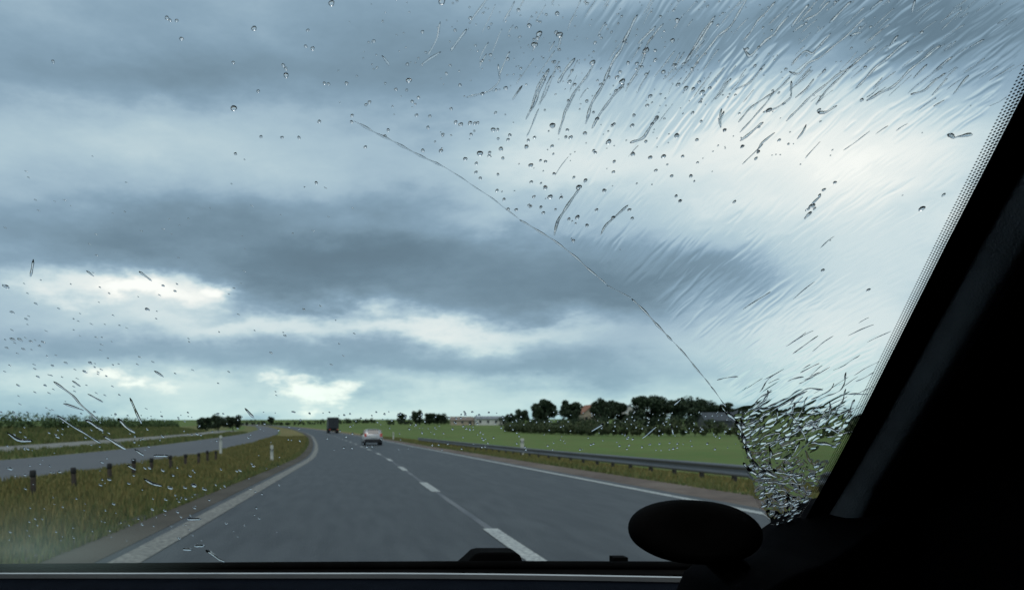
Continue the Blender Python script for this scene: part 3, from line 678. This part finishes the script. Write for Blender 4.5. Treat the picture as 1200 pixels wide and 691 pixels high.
def stream_mesh(bm_, pts, w, seed, bead=.35, wob=1.2, taper=True, h=.34, step=3.0):
    """a rivulet: half-round thread following a chain of sight-line points"""
    rng = random.Random(seed); P2 = [pts[0]]
    for a, b in zip(pts[:-1], pts[1:]):
        L_ = math.hypot(b[0] - a[0], b[1] - a[1]); k = max(1, int(L_ / step))
        for i in range(1, k + 1): P2.append((a[0] + (b[0] - a[0]) * i / k, a[1] + (b[1] - a[1]) * i / k))
    n = len(P2); ph = [rng.random() * 6.28 for _ in range(4)]
    for _ in range(2):
        P2 = [P2[0]] + [((P2[i - 1][0] + 2 * P2[i][0] + P2[i + 1][0]) / 4, (P2[i - 1][1] + 2 * P2[i][1] + P2[i + 1][1]) / 4) for i in range(1, n - 1)] + [P2[-1]] if n > 2 else P2
    rings = []
    for i, (x, y) in enumerate(P2):
        t_ = i / max(1, n - 1); x += wob * (math.sin(i * .55 + ph[0]) * .5 + math.sin(i * .23 + ph[1]) * .7); y += wob * .5 * math.sin(i * .37 + ph[2])
        ww = w * (1 + bead * math.sin(i * .8 + ph[3]) + bead * .7 * (rng.random() - .5))
        if taper: ww *= max(.3, min(1, 12 * t_ + .3, 9 * (1 - t_) + .4))
        k = PC / (1 + K * (CY - y) / F) / F; c = pane2(x, y)
        a = P2[max(i - 1, 0)]; b = P2[min(i + 1, n - 1)]; tv = (pane2(*b) - pane2(*a))
        tv = tv.normalized() if tv.length > 1e-9 else GE; nv = tv.cross(GN)
        # keep the apparent thickness even although the pane is seen aslant
        ly = (pane2(x, y - 1) - c).length / k; st = math.sqrt((nv.dot(Vector((1, 0, 0)))) ** 2 + (nv.dot(GE) * ly) ** 2)
        R_ = ww * k * st / 2
        rings.append([c + nv * (R_ * math.cos(math.pi * q / 6)) + GN * (R_ * h * 1.6 * math.sin(math.pi * q / 6) / max(1, st * .8)) for q in range(7)])
    bm_.loft(rings)

DROPS = []
def zl(s, ox, oy, k, lst):
    for a in lst: DROPS.append((ox + a[0] / k, oy + a[1] / k, max(3.0, a[2] / k * .95), s))
zl('mid', 400, 0, 2.304, [(273,15,16),(350,60,8),(220,97,6),(88,122,6),(183,228,12),(452,171,8),(537,103,14),(524,132,14),(592,105,14),(510,80,10),(586,48,10),(481,38,8),(405,160,8),(446,249,9),(383,264,8),(76,287,8),(192,285,6),(298,305,6),(204,322,5),(240,325,5),(310,341,8),(324,347,10),(349,343,9),(362,344,7),(370,343,6),(412,361,10),(424,361,7),(235,355,6),(275,374,7),(352,374,5),(457,376,8),(452,388,6),(270,418,9),(221,417,8),(433,413,10),(438,438,7),(376,425,13),(502,407,10),(507,390,7),(524,382,5),(573,350,13),(613,362,6),(609,381,7),(622,382,9),(661,371,9),(694,332,9),(725,394,12),(689,423,6),(735,350,5),(789,350,9),(794,322,7),(830,296,8),(838,271,9),(856,329,10),(843,346,8),(748,220,9),(762,231,13),(745,256,7),(778,181,8),(802,183,8),(828,212,8),(874,206,10),(852,173,8),(852,148,7),(899,121,10),(912,66,10),(907,187,7),(914,240,9),(935,250,11),(955,252,9),(979,260,11),(1000,249,8),(971,233,5),(974,287,5),(953,316,7),(910,377,11),(1040,362,8),(1087,407,6),(1131,421,6),(874,433,10),(838,436,9),(791,427,10),(853,471,7),(826,393,6),(740,447,5),(738,475,5),(662,498,9),(644,516,12),(713,525,9),(692,577,7),(781,577,8),(737,598,9),(789,600,6),(640,597,10),(666,619,8),(617,602,6),(629,660,6),(514,457,10),(554,447,6),(577,480,7),(515,502,7),(553,517,10),(566,542,11),(596,544,8),(522,542,6),(513,568,5),(541,570,5),(548,585,5),(474,577,6),(452,575,6),(422,525,6),(441,549,5),(377,492,7),(365,476,6),(336,440,9),(402,423,5),(366,452,5),(118,378,6),(127,362,5),(29,323,7),(28,340,6),(65,408,6),(590,195,8),(626,202,6),(619,232,9),(633,240,8),(726,220,5),(682,180,12),(826,148,14),(918,553,6),(948,486,8),(896,486,6),(926,433,5),(322,241,6),(14,236,8)])
zl('left', 0, 0, 2.3025, [(448,60,10),(456,66,7),(474,67,8),(487,116,9),(684,88,12),(771,214,12),(763,187,8),(770,196,6),(843,142,9),(824,136,7),(894,20,14),(830,93,6),(875,236,7),(886,238,6),(629,303,14),(703,380,6),(634,426,7),(861,339,8),(695,257,6),(760,382,5),(806,382,5),(628,180,6),(853,504,5),(139,177,6)])
zl('low', 0, 280, 3.0, [(122,240,8),(38,270,12),(88,294,7),(40,365,14),(66,366,14),(104,372,10),(78,399,10),(20,395,8),(148,375,10),(135,388,7),(228,447,8),(181,457,7),(314,447,12),(295,478,12),(130,496,8),(155,526,8),(60,526,7),(16,180,18),(571,177,8),(613,196,7),(515,260,14),(1001,352,8),(1068,260,6),(952,412,6)])
zl('road', 0, 450, 2.867, [(570,358,14),(620,357,10),(650,350,16),(685,362,12),(555,397,8),(623,394,8),(510,430,7),(553,434,8),(595,438,10),(652,425,7),(545,300,10),(580,316,8),(485,292,8),(500,292,7),(637,318,7),(380,412,8),(335,348,8),(365,330,11),(197,304,7),(90,228,8),(30,294,14),(340,272,7),(805,300,8),(850,285,7),(475,480,7),(600,526,8),(545,186,10),(190,188,10),(660,178,8),(430,343+0,8)])
zl('right', 600, 0, 2.0, [(967,498,10),(826,244,7),(607,268,10),(725,268,7),(631,338,6),(545,352,6),(582,365,5),(503,315,6),(762,437,6),(398,480,6),(733,642,5),(840,688,5),(1018,466,4)])
DL = {'mid': ('dark round raindrop in the swarm of drops above the wiped arc', 'raindrops above the wiped arc'),
      'left': ('lone raindrop against the blue grey cloud at the upper left of the windscreen', 'raindrops at the upper left'),
      'low': ('slanted raindrop low on the left of the windscreen, against the cloud', 'raindrops low on the left'),
      'road': ('bright bead of water in front of the median grass and road', 'bright beads in front of the median'),
      'right': ('raindrop among the streaks at the right of the windscreen', 'raindrops among the right streaks')}
def drop_label(x, y, s_, g_):
    big = 'large' if s_ > 4.6 else ('small' if s_ > 3.2 else 'tiny')
    if g_ != 'mid': return big + ' ' + DL[g_][0], DL[g_][1]
    col = 'left' if x < 600 else ('middle' if x < 730 else 'right')
    row = 'near the top edge' if y < 80 else ('at half height' if y < 165 else 'on the bright cloud')
    t_ = '%s dark raindrop %s, %s of the swarm above the wiped arc' % (big, row, col)
    return t_, DL[g_][1]
for i, (x, y, s, g_) in enumerate(DROPS):
    b_ = MB(); r0 = s / 2 * 1.05
    if g_ in ('mid', 'left', 'right'): drop_mesh(b_, x, y, r0 * 1.2, r0 * 1.1, i, 0, .62, .75)
    else: drop_mesh(b_, x, y, r0 * 1.25, r0 * .68, i, -.45 if g_ == 'low' else -.25, .6, .6 if g_ == 'low' else 0)
    lb, gp = drop_label(x, y, s, g_); finish(b_, 'raindrop', lb, 'raindrop', gp, origin=pane2(x, y))

STREAMS = []   # (zone, width, points)
def zs(zone, ox, oy, k, w, lst):
    for pts_ in lst: STREAMS.append((zone, w, [(ox + a / k, oy + b / k) for a, b in pts_]))
zs('topright', 800, 0, 3.0, 2.6, [
 [(125,70),(90,110),(50,170),(10,240)], [(240,0),(205,60),(165,120),(135,140),(90,195),(50,245),(5,310)], [(335,20),(270,90),(225,160)], [(380,70),(330,140),(300,155),(240,220),(220,185)],
 [(450,30),(390,110)], [(530,20),(480,65),(430,90)], [(440,100),(395,128)], [(600,20),(545,75),(525,95)], [(530,130),(460,210),(440,190),(390,245)],
 [(650,75),(580,150),(530,185),(480,225),(445,240),(415,280),(385,265)], [(715,15),(670,50)], [(740,100),(650,165)], [(830,15),(820,60)], [(805,160),(740,210),(690,250),(620,325)],
 [(690,180),(610,240),(540,290),(470,345),(370,440)], [(600,250),(510,335),(480,385)], [(550,385),(510,415),(485,410)], [(920,175),(860,220),(800,270),(745,325),(700,345),(655,370)],
 [(935,270),(900,300),(860,335),(810,345)], [(945,290),(885,350)], [(1075,155),(1020,180)], [(1155,80),(1120,100)], [(385,285),(330,340),(250,390),(200,445)], [(330,335),(280,400),(210,480)],
 [(300,240),(240,310),(190,330)], [(390,300),(390,355),(330,400),(290,410)], [(470,290),(440,330),(405,360)], [(180,290),(150,330),(120,365)], [(150,405),(135,440),(140,465)], [(290,445),(210,510)],
 [(330,480),(280,520),(270,545)], [(930,365),(890,390)], [(440,450),(430,475),(410,505)], [(770,140),(740,175)], [(640,130),(600,140)], [(1020,280),(960,345)], [(870,240),(820,290)], [(960,215),(900,260)]])
zs('top', 600, 0, 2.0, 2.9, [
 [(298,45),(270,100),(262,125),(240,150),(215,210),(185,265),(175,300)], [(195,155),(180,190),(150,225),(125,270),(112,325)], [(360,65),(320,110),(312,150),(290,190),(270,225)], [(265,205),(240,235),(215,270),(190,310)],
 [(120,90),(108,130)], [(90,170),(70,215),(45,270)], [(345,285),(310,335),(280,345)], [(160,450),(135,490),(110,525),(100,560)], [(275,490),(220,540),(210,560)], [(25,210),(5,245)], [(495,265),(488,300)],
 [(340,70),(300,115)], [(475,60),(410,160)], [(150,145),(110,205)]])
zs('top', 400, 0, 2.304, 2.2, [[(400,0),(350,70)], [(270,70),(262,110),(235,160)], [(470,15),(440,70)], [(110,160),(130,188)], [(560,200),(535,245),(515,300),(500,335)], [(490,245),(475,265)], [(425,185),(430,230),(400,260),(340,275)], [(340,90),(295,150)], [(270,150),(215,190)]])
zs('left', 0, 280, 3.0, 2.6, [[(300,125),(328,145)], [(485,127),(530,160)], [(112,85),(110,110),(103,145)], [(185,512),(230,545),(262,570),(275,590),(300,610),(340,650)], [(250,510),(280,530)], [(305,555),(360,585)], [(455,570),(475,615),(495,660)], [(220,590),(280,610)], [(860,605),(890,640)], [(540,475),(572,497)]])
zs('leftlow', 0, 450, 2.867, 3.4, [[(190,115),(240,150),(335,208)], [(285,130),(310,145),(345,168)], [(345,185),(380,205),(420,230)], [(395,125),(420,155),(452,175)], [(20,172),(60,200),(105,200)], [(425,280),(455,298)], [(480,325),(510,345),(545,352)], [(450,228),(480,250)], [(625,462),(675,462)], [(610,563),(645,563)], [(650,552),(688,552)], [(690,565),(740,600),(755,605)], [(515,250),(565,250)]])
zs('trees', 650, 440, 2.753, 2.6, [[(335,170),(285,212)], [(415,80),(390,105)], [(380,170),(385,200)], [(690,95),(640,130)], [(120,190),(160,165)]])
SL = {'topright': ('slanting water streak at the upper right of the windscreen', 'streaks at the upper right'), 'top': ('thin slanting water streak at the top middle of the windscreen', 'streaks at the top middle'),
      'left': ('thin water streak against the pale sky at the lower left', 'streaks at the lower left sky'), 'leftlow': ('bright water streak in front of the median and far carriageway', 'streaks in front of the median'),
      'trees': ('fine bright water streak in front of the dark trees', 'streaks in front of the trees')}
for i, (zn, w, pts_) in enumerate(STREAMS):
    b_ = MB(); stream_mesh(b_, pts_, w * (.75 + .4 * random.random()), i, bead=.22, wob=.8 if zn in ('topright', 'top') else .35, h=.22 + .45 * random.random())
    Ln = sum(math.hypot(b[0] - a[0], b[1] - a[1]) for a, b in zip(pts_[:-1], pts_[1:])); lab = ('long ' if Ln > 60 else 'short ' if Ln < 22 else '') + SL[zn][0]
    if zn == 'topright': lab += ', ' + ('left part' if pts_[0][0] < 920 else 'middle' if pts_[0][0] < 1030 else 'near the pillar')
    finish(b_, 'water_streak', lab, 'water streak', SL[zn][1], origin=pane2(*pts_[0]))
# the line the wiper leaves
arc = [(415, 147), (440, 160), (468, 174), (492, 187), (520, 200), (545, 215), (580, 239), (610, 262), (650, 286), (676, 306), (712, 338), (742, 354), (765, 378), (790, 404), (812, 428), (834, 456), (852, 480)]
wl = empty('wiper_line', pane2(*arc[0])); tag(wl, 'thin broken line of water left by the wiper across the middle of the windscreen', 'water line')
for q, (a, b, w_, h_) in enumerate(((0, 4, 1.9, .40), (4, 7, .9, .16), (7, 10, 1.5, .34), (10, 11, .7, .16), (11, 13, 1.5, .34), (13, 15, .95, .22), (15, 16, .7, .16))):
    b_ = MB(); stream_mesh(b_, arc[a:b + 1], w_, 900 + q, bead=.5, wob=.45, h=h_)
    o = link('water_thread', b_.mesh('water_thread', 'water', True), wl); o.location = -Vector(wl.location)
b_ = MB()
for q, (x, y, a1, a2, an) in enumerate([(968, 227, 2.2, 1.6, .6), (963, 234, 1.5, 2.6, .5), (958, 240, 1.6, 4.2, -.5), (954, 246, 3.2, 3.0, .2), (949, 250, 2.4, 1.6, .8), (957, 249, 1.3, 1.9, 0), (950, 256, 2.2, 3.4, -.4), (946, 260, 1.2, 1.4, 0)]): drop_mesh(b_, x, y, a1, a2, 8000 + q, an, .6, .6)
finish(b_, 'water_smear', 'small dark ragged smear alone on the bright cloud at the right', 'smear', None, origin=pane2(951, 250))
b_ = MB(); stream_mesh(b_, [(1114, 162), (1120, 163), (1121, 169), (1126, 163), (1131, 166), (1136, 162), (1143, 163)], 2.6, 902, bead=.5, wob=.5); finish(b_, 'water_squiggle', 'tiny dark squiggle of water beside the dotted border at the upper right', 'squiggle', None, origin=pane2(1125, 165))

# direction of flow over the pane, as a slope angle
def flow(x, y):
    a = np.interp(x, [400, 700, 900, 1050, 1200], [68, 60, 48, 38, 34]); return R(a - 14 * min(1, max(0, (y - 150) / 250)))
def inside(x, y):
    """right of the wiper line, left of the printed border"""
    ax = np.interp(y, [p[1] for p in arc], [p[0] for p in arc]); ex = np.interp(y, [0, 85, 490, 610], [1240, 1196, 998, 940])
    return ax + 12 < x < ex - 4 and y < 520
# fine beads and threads nobody could count
b_ = MB(); rnd = random.Random(5); cnt = 0
while cnt < 460:
    x = rnd.gauss(700, 170); y = abs(rnd.gauss(60, 110))
    if not (380 < x < 1150 and 0 < y < 300) or (y > 130 and not inside(x, y)): continue
    s = .7 + 1.3 * rnd.random() ** 2.2; drop_mesh(b_, x, y, s, s * .95, cnt + 2000, 0, .6, .6); cnt += 1
for k in range(150):
    x = rnd.uniform(0, 420) if k % 2 else rnd.gauss(80, 60); y = rnd.uniform(180, 480) if k % 2 else rnd.gauss(430, 40)
    if x < 0: continue
    drop_mesh(b_, x, y, rnd.uniform(.9, 1.9), rnd.uniform(.45, .8), k + 3000, -.5, .5, .55)
for k in range(520):
    x = rnd.uniform(0, 880); y = 486 + rnd.random() ** 1.6 * (150 if x < 330 else 45); s = rnd.uniform(.6, 1.35)
    if 330 < x < 440 and k % 2: continue
    drop_mesh(b_, x, y, s * 1.15, s * .8, k + 4000, -.3, .6)
finish(b_, 'fine_spray', 'fine spray of tiny water beads scattered over the windscreen', 'spray', None, 'stuff')
b_ = MB()
for k in range(260):
    x = rnd.uniform(560, 1190); y = rnd.uniform(0, 480) if k % 2 else rnd.uniform(0, 130)
    if k % 9 == 0: x, y = rnd.gauss(960, 60), rnd.gauss(440, 45)
    if not inside(x, y) or (170 < y < 400 and k % 3): continue
    a = flow(x, y) + rnd.uniform(-.12, .12); L_ = rnd.uniform(10, 40); dx, dy = math.cos(a) * L_, -math.sin(a) * L_
    stream_mesh(b_, [(x, y), (x + dx / 2 + rnd.uniform(-1, 1), y + dy / 2 + rnd.uniform(-1, 1)), (x + dx, y + dy)], rnd.uniform(.8, 1.5), k + 5000, bead=.3, wob=.6, h=rnd.uniform(.12, .35) * (1 if y < 150 else .6))
finish(b_, 'fine_streaks', 'hair thin water streaks slanting over the right half of the windscreen', 'streaks', None, 'stuff')
# splash at the lower right: a churned patch of water
def in_splash(x, y):
    ex = np.interp(y, [470, 490, 540, 575, 612], [1010, 1003, 980, 960, 936]); lx = np.interp(y, [470, 490, 540, 575, 600, 618], [870, 862, 880, 886, 898, 910]); return lx < x < ex - 3
b_ = MB(); cnt = 0
while cnt < 150:
    y = 492 + 126 * rnd.random() ** .75; x = rnd.uniform(858, 1005)
    if not in_splash(x, y): continue
    if 935 < x < 978 and 512 < y < 546 and rnd.random() < .95: continue
    if y < 540 and rnd.random() < .5: continue
    s = .6 + 2.3 * rnd.random() ** 2.4; drop_mesh(b_, x, y, s * rnd.uniform(.9, 1.5), s * rnd.uniform(.7, 1.1), cnt + 6000, rnd.uniform(-.3, .9), rnd.uniform(.25, .95), rnd.uniform(-.5, .4)); cnt += 1
for k in range(90):
    y = 470 + 146 * rnd.random(); x = rnd.uniform(850, 1004)
    if not in_splash(x, max(y, 476)) or (935 < x < 978 and 512 < y < 546): continue
    up = y < 545; a = rnd.uniform(.3, .95) if up else rnd.uniform(-.4, 1.4); pts_ = [(x, y)]
    for q in range(rnd.randint(4, 12)):
        a += rnd.uniform(-.45, .45) if up else rnd.uniform(-.9, .9); x2, y2 = pts_[-1][0] + math.cos(a) * 4.5, pts_[-1][1] - math.sin(a) * 4.2
        if inside(x2, min(y2, 519)) and y2 < 519 or in_splash(x2, y2): pts_.append((x2, y2))
    if len(pts_) > 2: stream_mesh(b_, pts_, rnd.uniform(.8, 2.0), k + 7000, bead=.4, wob=.5, h=rnd.uniform(.15, .4), step=2.0)
for k in range(20):
    x, y = rnd.gauss(935, 38), rnd.gauss(466, 24)
    if not inside(x, y): continue
    a = rnd.uniform(.35, .75); pts_ = [(x, y)]
    for q in range(rnd.randint(3, 8)): a += rnd.uniform(-.3, .3); pts_.append((pts_[-1][0] + math.cos(a) * 5, pts_[-1][1] - math.sin(a) * 4))
    stream_mesh(b_, pts_, rnd.uniform(.9, 1.9), k + 7400, bead=.4, wob=.5, h=.3, step=2.0)
for w_, pts_ in ((2.6, [(846, 478), (856, 490), (868, 502), (874, 520), (879, 536), (888, 550), (900, 557), (912, 562)]), (2.2, [(872, 545), (882, 556), (893, 562), (905, 563)]), (2.4, [(868, 492), (872, 505), (885, 500), (900, 488), (925, 474), (948, 462)]), (2.2, [(905, 527), (915, 520), (930, 512), (950, 500), (975, 488)]), (2.4, [(952, 521), (962, 523), (972, 524), (982, 527)])):
    stream_mesh(b_, pts_, w_, 7800 + len(pts_), bead=.4, wob=.7, h=.4, step=2.0)
finish(b_, 'water_splash', 'churned splash of water in the lower right corner of the windscreen', 'splash', None, 'stuff')
# thin rippled film on the unwiped right side
def film():
    x0, x1, y0, y1, st = 600, 1215, -24, 488, 1.3
    xs_ = np.arange(x0, x1, st); ys_ = np.arange(y0, y1, st); Xg, Yg = np.meshgrid(xs_, ys_); Hh = np.zeros_like(Xg); rn = np.random.default_rng(11)
    for k in range(1060):
        x = rn.uniform(660, 1170); y = rn.uniform(110, 470)
        if k % 2: x = rn.normal(960, 95); y = rn.normal(330, 70)
        if k > 620: x = rn.uniform(700, 1200); y = rn.uniform(-10, 160)
        if k > 900: x = rn.uniform(850, 1030); y = rn.uniform(400, 484)
        if not inside(x, y): continue
        a = flow(x, y) + rn.normal() * .05; Ls = rn.uniform(9, 42); Ws = rn.uniform(1.3, 2.3); am = rn.uniform(.2, 1.0) * (1.9 if k > 900 else 1.7 if k > 620 else .55 if y < 230 else 1)
        m_x = 1.6 * Ls * abs(math.cos(a)) + 4 * Ws + 2; m_y = 1.6 * Ls * abs(math.sin(a)) + 4 * Ws + 2
        sl = (slice(max(0, int((y - m_y - y0) / st)), max(0, int((y + m_y - y0) / st) + 1)), slice(max(0, int((x - m_x - x0) / st)), max(0, int((x + m_x - x0) / st) + 1))); Xw, Yw = Xg[sl], Yg[sl]
        du = (Xw - x) * math.cos(a) - (Yw - y) * math.sin(a); dv_ = (Xw - x) * math.sin(a) + (Yw - y) * math.cos(a) + .55 * np.sin(du * .16 + k)
        Hh[sl] = np.maximum(Hh[sl], am * np.exp(-(du / Ls) ** 4 - (dv_ / Ws) ** 2))
    ax = np.interp(Yg, [p[1] for p in arc], [p[0] for p in arc]); ex = np.interp(Yg, [0, 85, 490, 610], [1240, 1196, 998, 940])
    mask = np.clip((Xg - ax - 14) / 25, 0, 1) * np.clip((ex - 6 - Xg) / 8, 0, 1) * np.clip((Yg - y0) / 20, 0, 1) * np.clip((y1 - 4 - Yg) / 6, 0, 1)
    Hh *= mask * .00010
    U, V = (Xg - CX) / F, (CY - Yg) / F; T = PC / (1 + K * V); base = np.stack([T * U, T, T * V + CAMH], -1); gn = np.array(GN)
    topv = base + gn * (WH + .00001 + Hh)[..., None]; keep = (Xg > ax) & (Xg < ex - 2)
    ny, nx_ = Xg.shape; i_ = np.arange(ny * nx_).reshape(ny, nx_); kq = keep[:-1, :-1] & keep[1:, 1:] & keep[:-1, 1:] & keep[1:, :-1]
    q = np.stack([i_[:-1, :-1], i_[:-1, 1:], i_[1:, 1:], i_[1:, :-1]], -1)[kq]
    bm = bmesh.new(); me = np_mesh('water_film', topv.reshape(-1, 3), q[:, ::-1], 'water_sheet', True); bm.from_mesh(me)
    bmesh.ops.delete(bm, geom=[v_ for v_ in bm.verts if not v_.link_faces], context='VERTS')
    g_ = bmesh.ops.extrude_face_region(bm, geom=[e for e in bm.edges if e.is_boundary] and list(bm.faces))
    for v_ in [e for e in g_['geom'] if isinstance(e, bmesh.types.BMVert)]:   # flatten the copy onto the glass
        p = v_.co; h_ = (Vector((p.x, p.y, p.z - CAMH)).dot(GN) - PC / math.sqrt(1 + K * K)); v_.co = p - GN * (h_ - WH)
    bmesh.ops.recalc_face_normals(bm, faces=bm.faces)
    for e in bm.edges:
        if len(e.link_faces) == 2 and e.calc_face_angle() > .9: e.smooth = False
    bm.to_mesh(me); bm.free()
    me.polygons.foreach_set('use_smooth', [True] * len(me.polygons))
    tag(link('water_film', me), 'thin rippled film of water on the unwiped right part of the windscreen', 'water film', kind='stuff')
film()

# pooled water in the splash corner: one lumpy sheet
def pool():
    st = .8; xs_ = np.arange(846, 1010, st); ys_ = np.arange(474, 624, st); Xg, Yg = np.meshgrid(xs_, ys_); Hh = np.zeros_like(Xg); rn = np.random.default_rng(23)
    for k in range(900):
        x = rn.uniform(850, 1006); y = rn.uniform(482, 618)
        if not in_splash(x, y): continue
        clear = 930 < x < 982 and 508 < y < 548
        if clear and rn.random() < .8: continue
        a = rn.uniform(.2, 1.0) if y < 540 else rn.uniform(-1.5, 1.5); W_ = rn.uniform(1.2, 3.0); L_ = W_ * (rn.uniform(1.6, 6) if y < 545 else rn.uniform(1, 2.6)); am = W_ * rn.uniform(.05, .24)
        du = (Xg - x) * math.cos(a) - (Yg - y) * math.sin(a); dv_ = (Xg - x) * math.sin(a) + (Yg - y) * math.cos(a) + .9 * np.sin(du * .35 + k)
        Hh = np.maximum(Hh, am * np.exp(-(du / L_) ** 2 - (dv_ / W_) ** 2))
    lx = np.interp(Yg, [470, 490, 540, 575, 600, 618], [864, 858, 874, 880, 892, 906]); ex = np.interp(Yg, [470, 490, 540, 575, 612], [1010, 1003, 980, 960, 936])
    mask = np.clip((Xg - lx) / 7, 0, 1) * np.clip((ex - Xg) / 5, 0, 1) * np.clip((Yg - 480) / 16, 0, 1) * np.clip((618 - Yg) / 6, 0, 1)
    U, V = (Xg - CX) / F, (CY - Yg) / F; T = PC / (1 + K * V); base = np.stack([T * U, T, T * V + CAMH], -1); gn = np.array(GN)
    Hm = Hh * mask * (T / F) * 1.1; top_ = base + gn * (WH + .0009 + Hm)[..., None] * 1.0; bot = base + gn * (WH + .00085)
    keep = mask > 0; ny, nx_ = Xg.shape; i_ = np.arange(ny * nx_).reshape(ny, nx_); kq = keep[:-1, :-1] | keep[1:, 1:] | keep[:-1, 1:] | keep[1:, :-1]
    q = np.stack([i_[:-1, :-1], i_[:-1, 1:], i_[1:, 1:], i_[1:, :-1]], -1)[kq]; n_ = ny * nx_
    v_ = np.concatenate([top_.reshape(-1, 3), bot.reshape(-1, 3)]); f_ = np.concatenate([q, q[:, ::-1] + n_])
    used_, inv = np.unique(f_, return_inverse=True); f_ = inv.reshape(f_.shape); v_ = v_[used_]
    o = link('pooled_water', np_mesh('pooled_water', v_, f_, 'water', True)); tag(o, 'lumpy pool of water in the lower right corner of the windscreen', 'water pool', kind='stuff')
pool()
# breath of condensation low on the left, on the inner face of the pane
m = bpy.data.materials.new('condensation'); m.use_nodes = True; t = m.node_tree; t.nodes.clear()
o_ = t.nodes.new('ShaderNodeOutputMaterial'); tr = t.nodes.new('ShaderNodeBsdfTransparent'); rf = t.nodes.new('ShaderNodeBsdfTranslucent'); rf.inputs[0].default_value = (.55, .68, .60, 1)
co = t.nodes.new('ShaderNodeTexCoord'); mp2 = t.nodes.new('ShaderNodeMapping'); mp2.inputs['Location'].default_value = (-1, -1, 0); mp2.inputs['Scale'].default_value = (2, 2, 0)
gr = t.nodes.new('ShaderNodeTexGradient'); gr.gradient_type = 'QUADRATIC_SPHERE'; mm = t.nodes.new('ShaderNodeMath'); mm.operation = 'MULTIPLY'; mm.inputs[1].default_value = .20; mxs = t.nodes.new('ShaderNodeMixShader')
t.links.new(co.outputs['UV'], mp2.inputs[0]); t.links.new(mp2.outputs[0], gr.inputs[0]); t.links.new(gr.outputs['Fac'], mm.inputs[0]); t.links.new(mm.outputs[0], mxs.inputs[0]); t.links.new(tr.outputs[0], mxs.inputs[1]); t.links.new(rf.outputs[0], mxs.inputs[2]); t.links.new(mxs.outputs[0], o_.inputs[0])
MATS['condensation'] = m
me = np_mesh('condensation', [tuple(on_glass(x, y, -.0022)) for x, y in ((-170, 700), (300, 700), (300, 560), (-170, 560))], [(0, 1, 2, 3)], 'condensation')
uvl = me.uv_layers.new(name='UVMap'); uvl.data.foreach_set('uv', [0, 0, 1, 0, 1, 1, 0, 1])
tag(link('condensation', me), 'faint milky condensation on the glass at the lower left corner', 'condensation', kind='stuff')
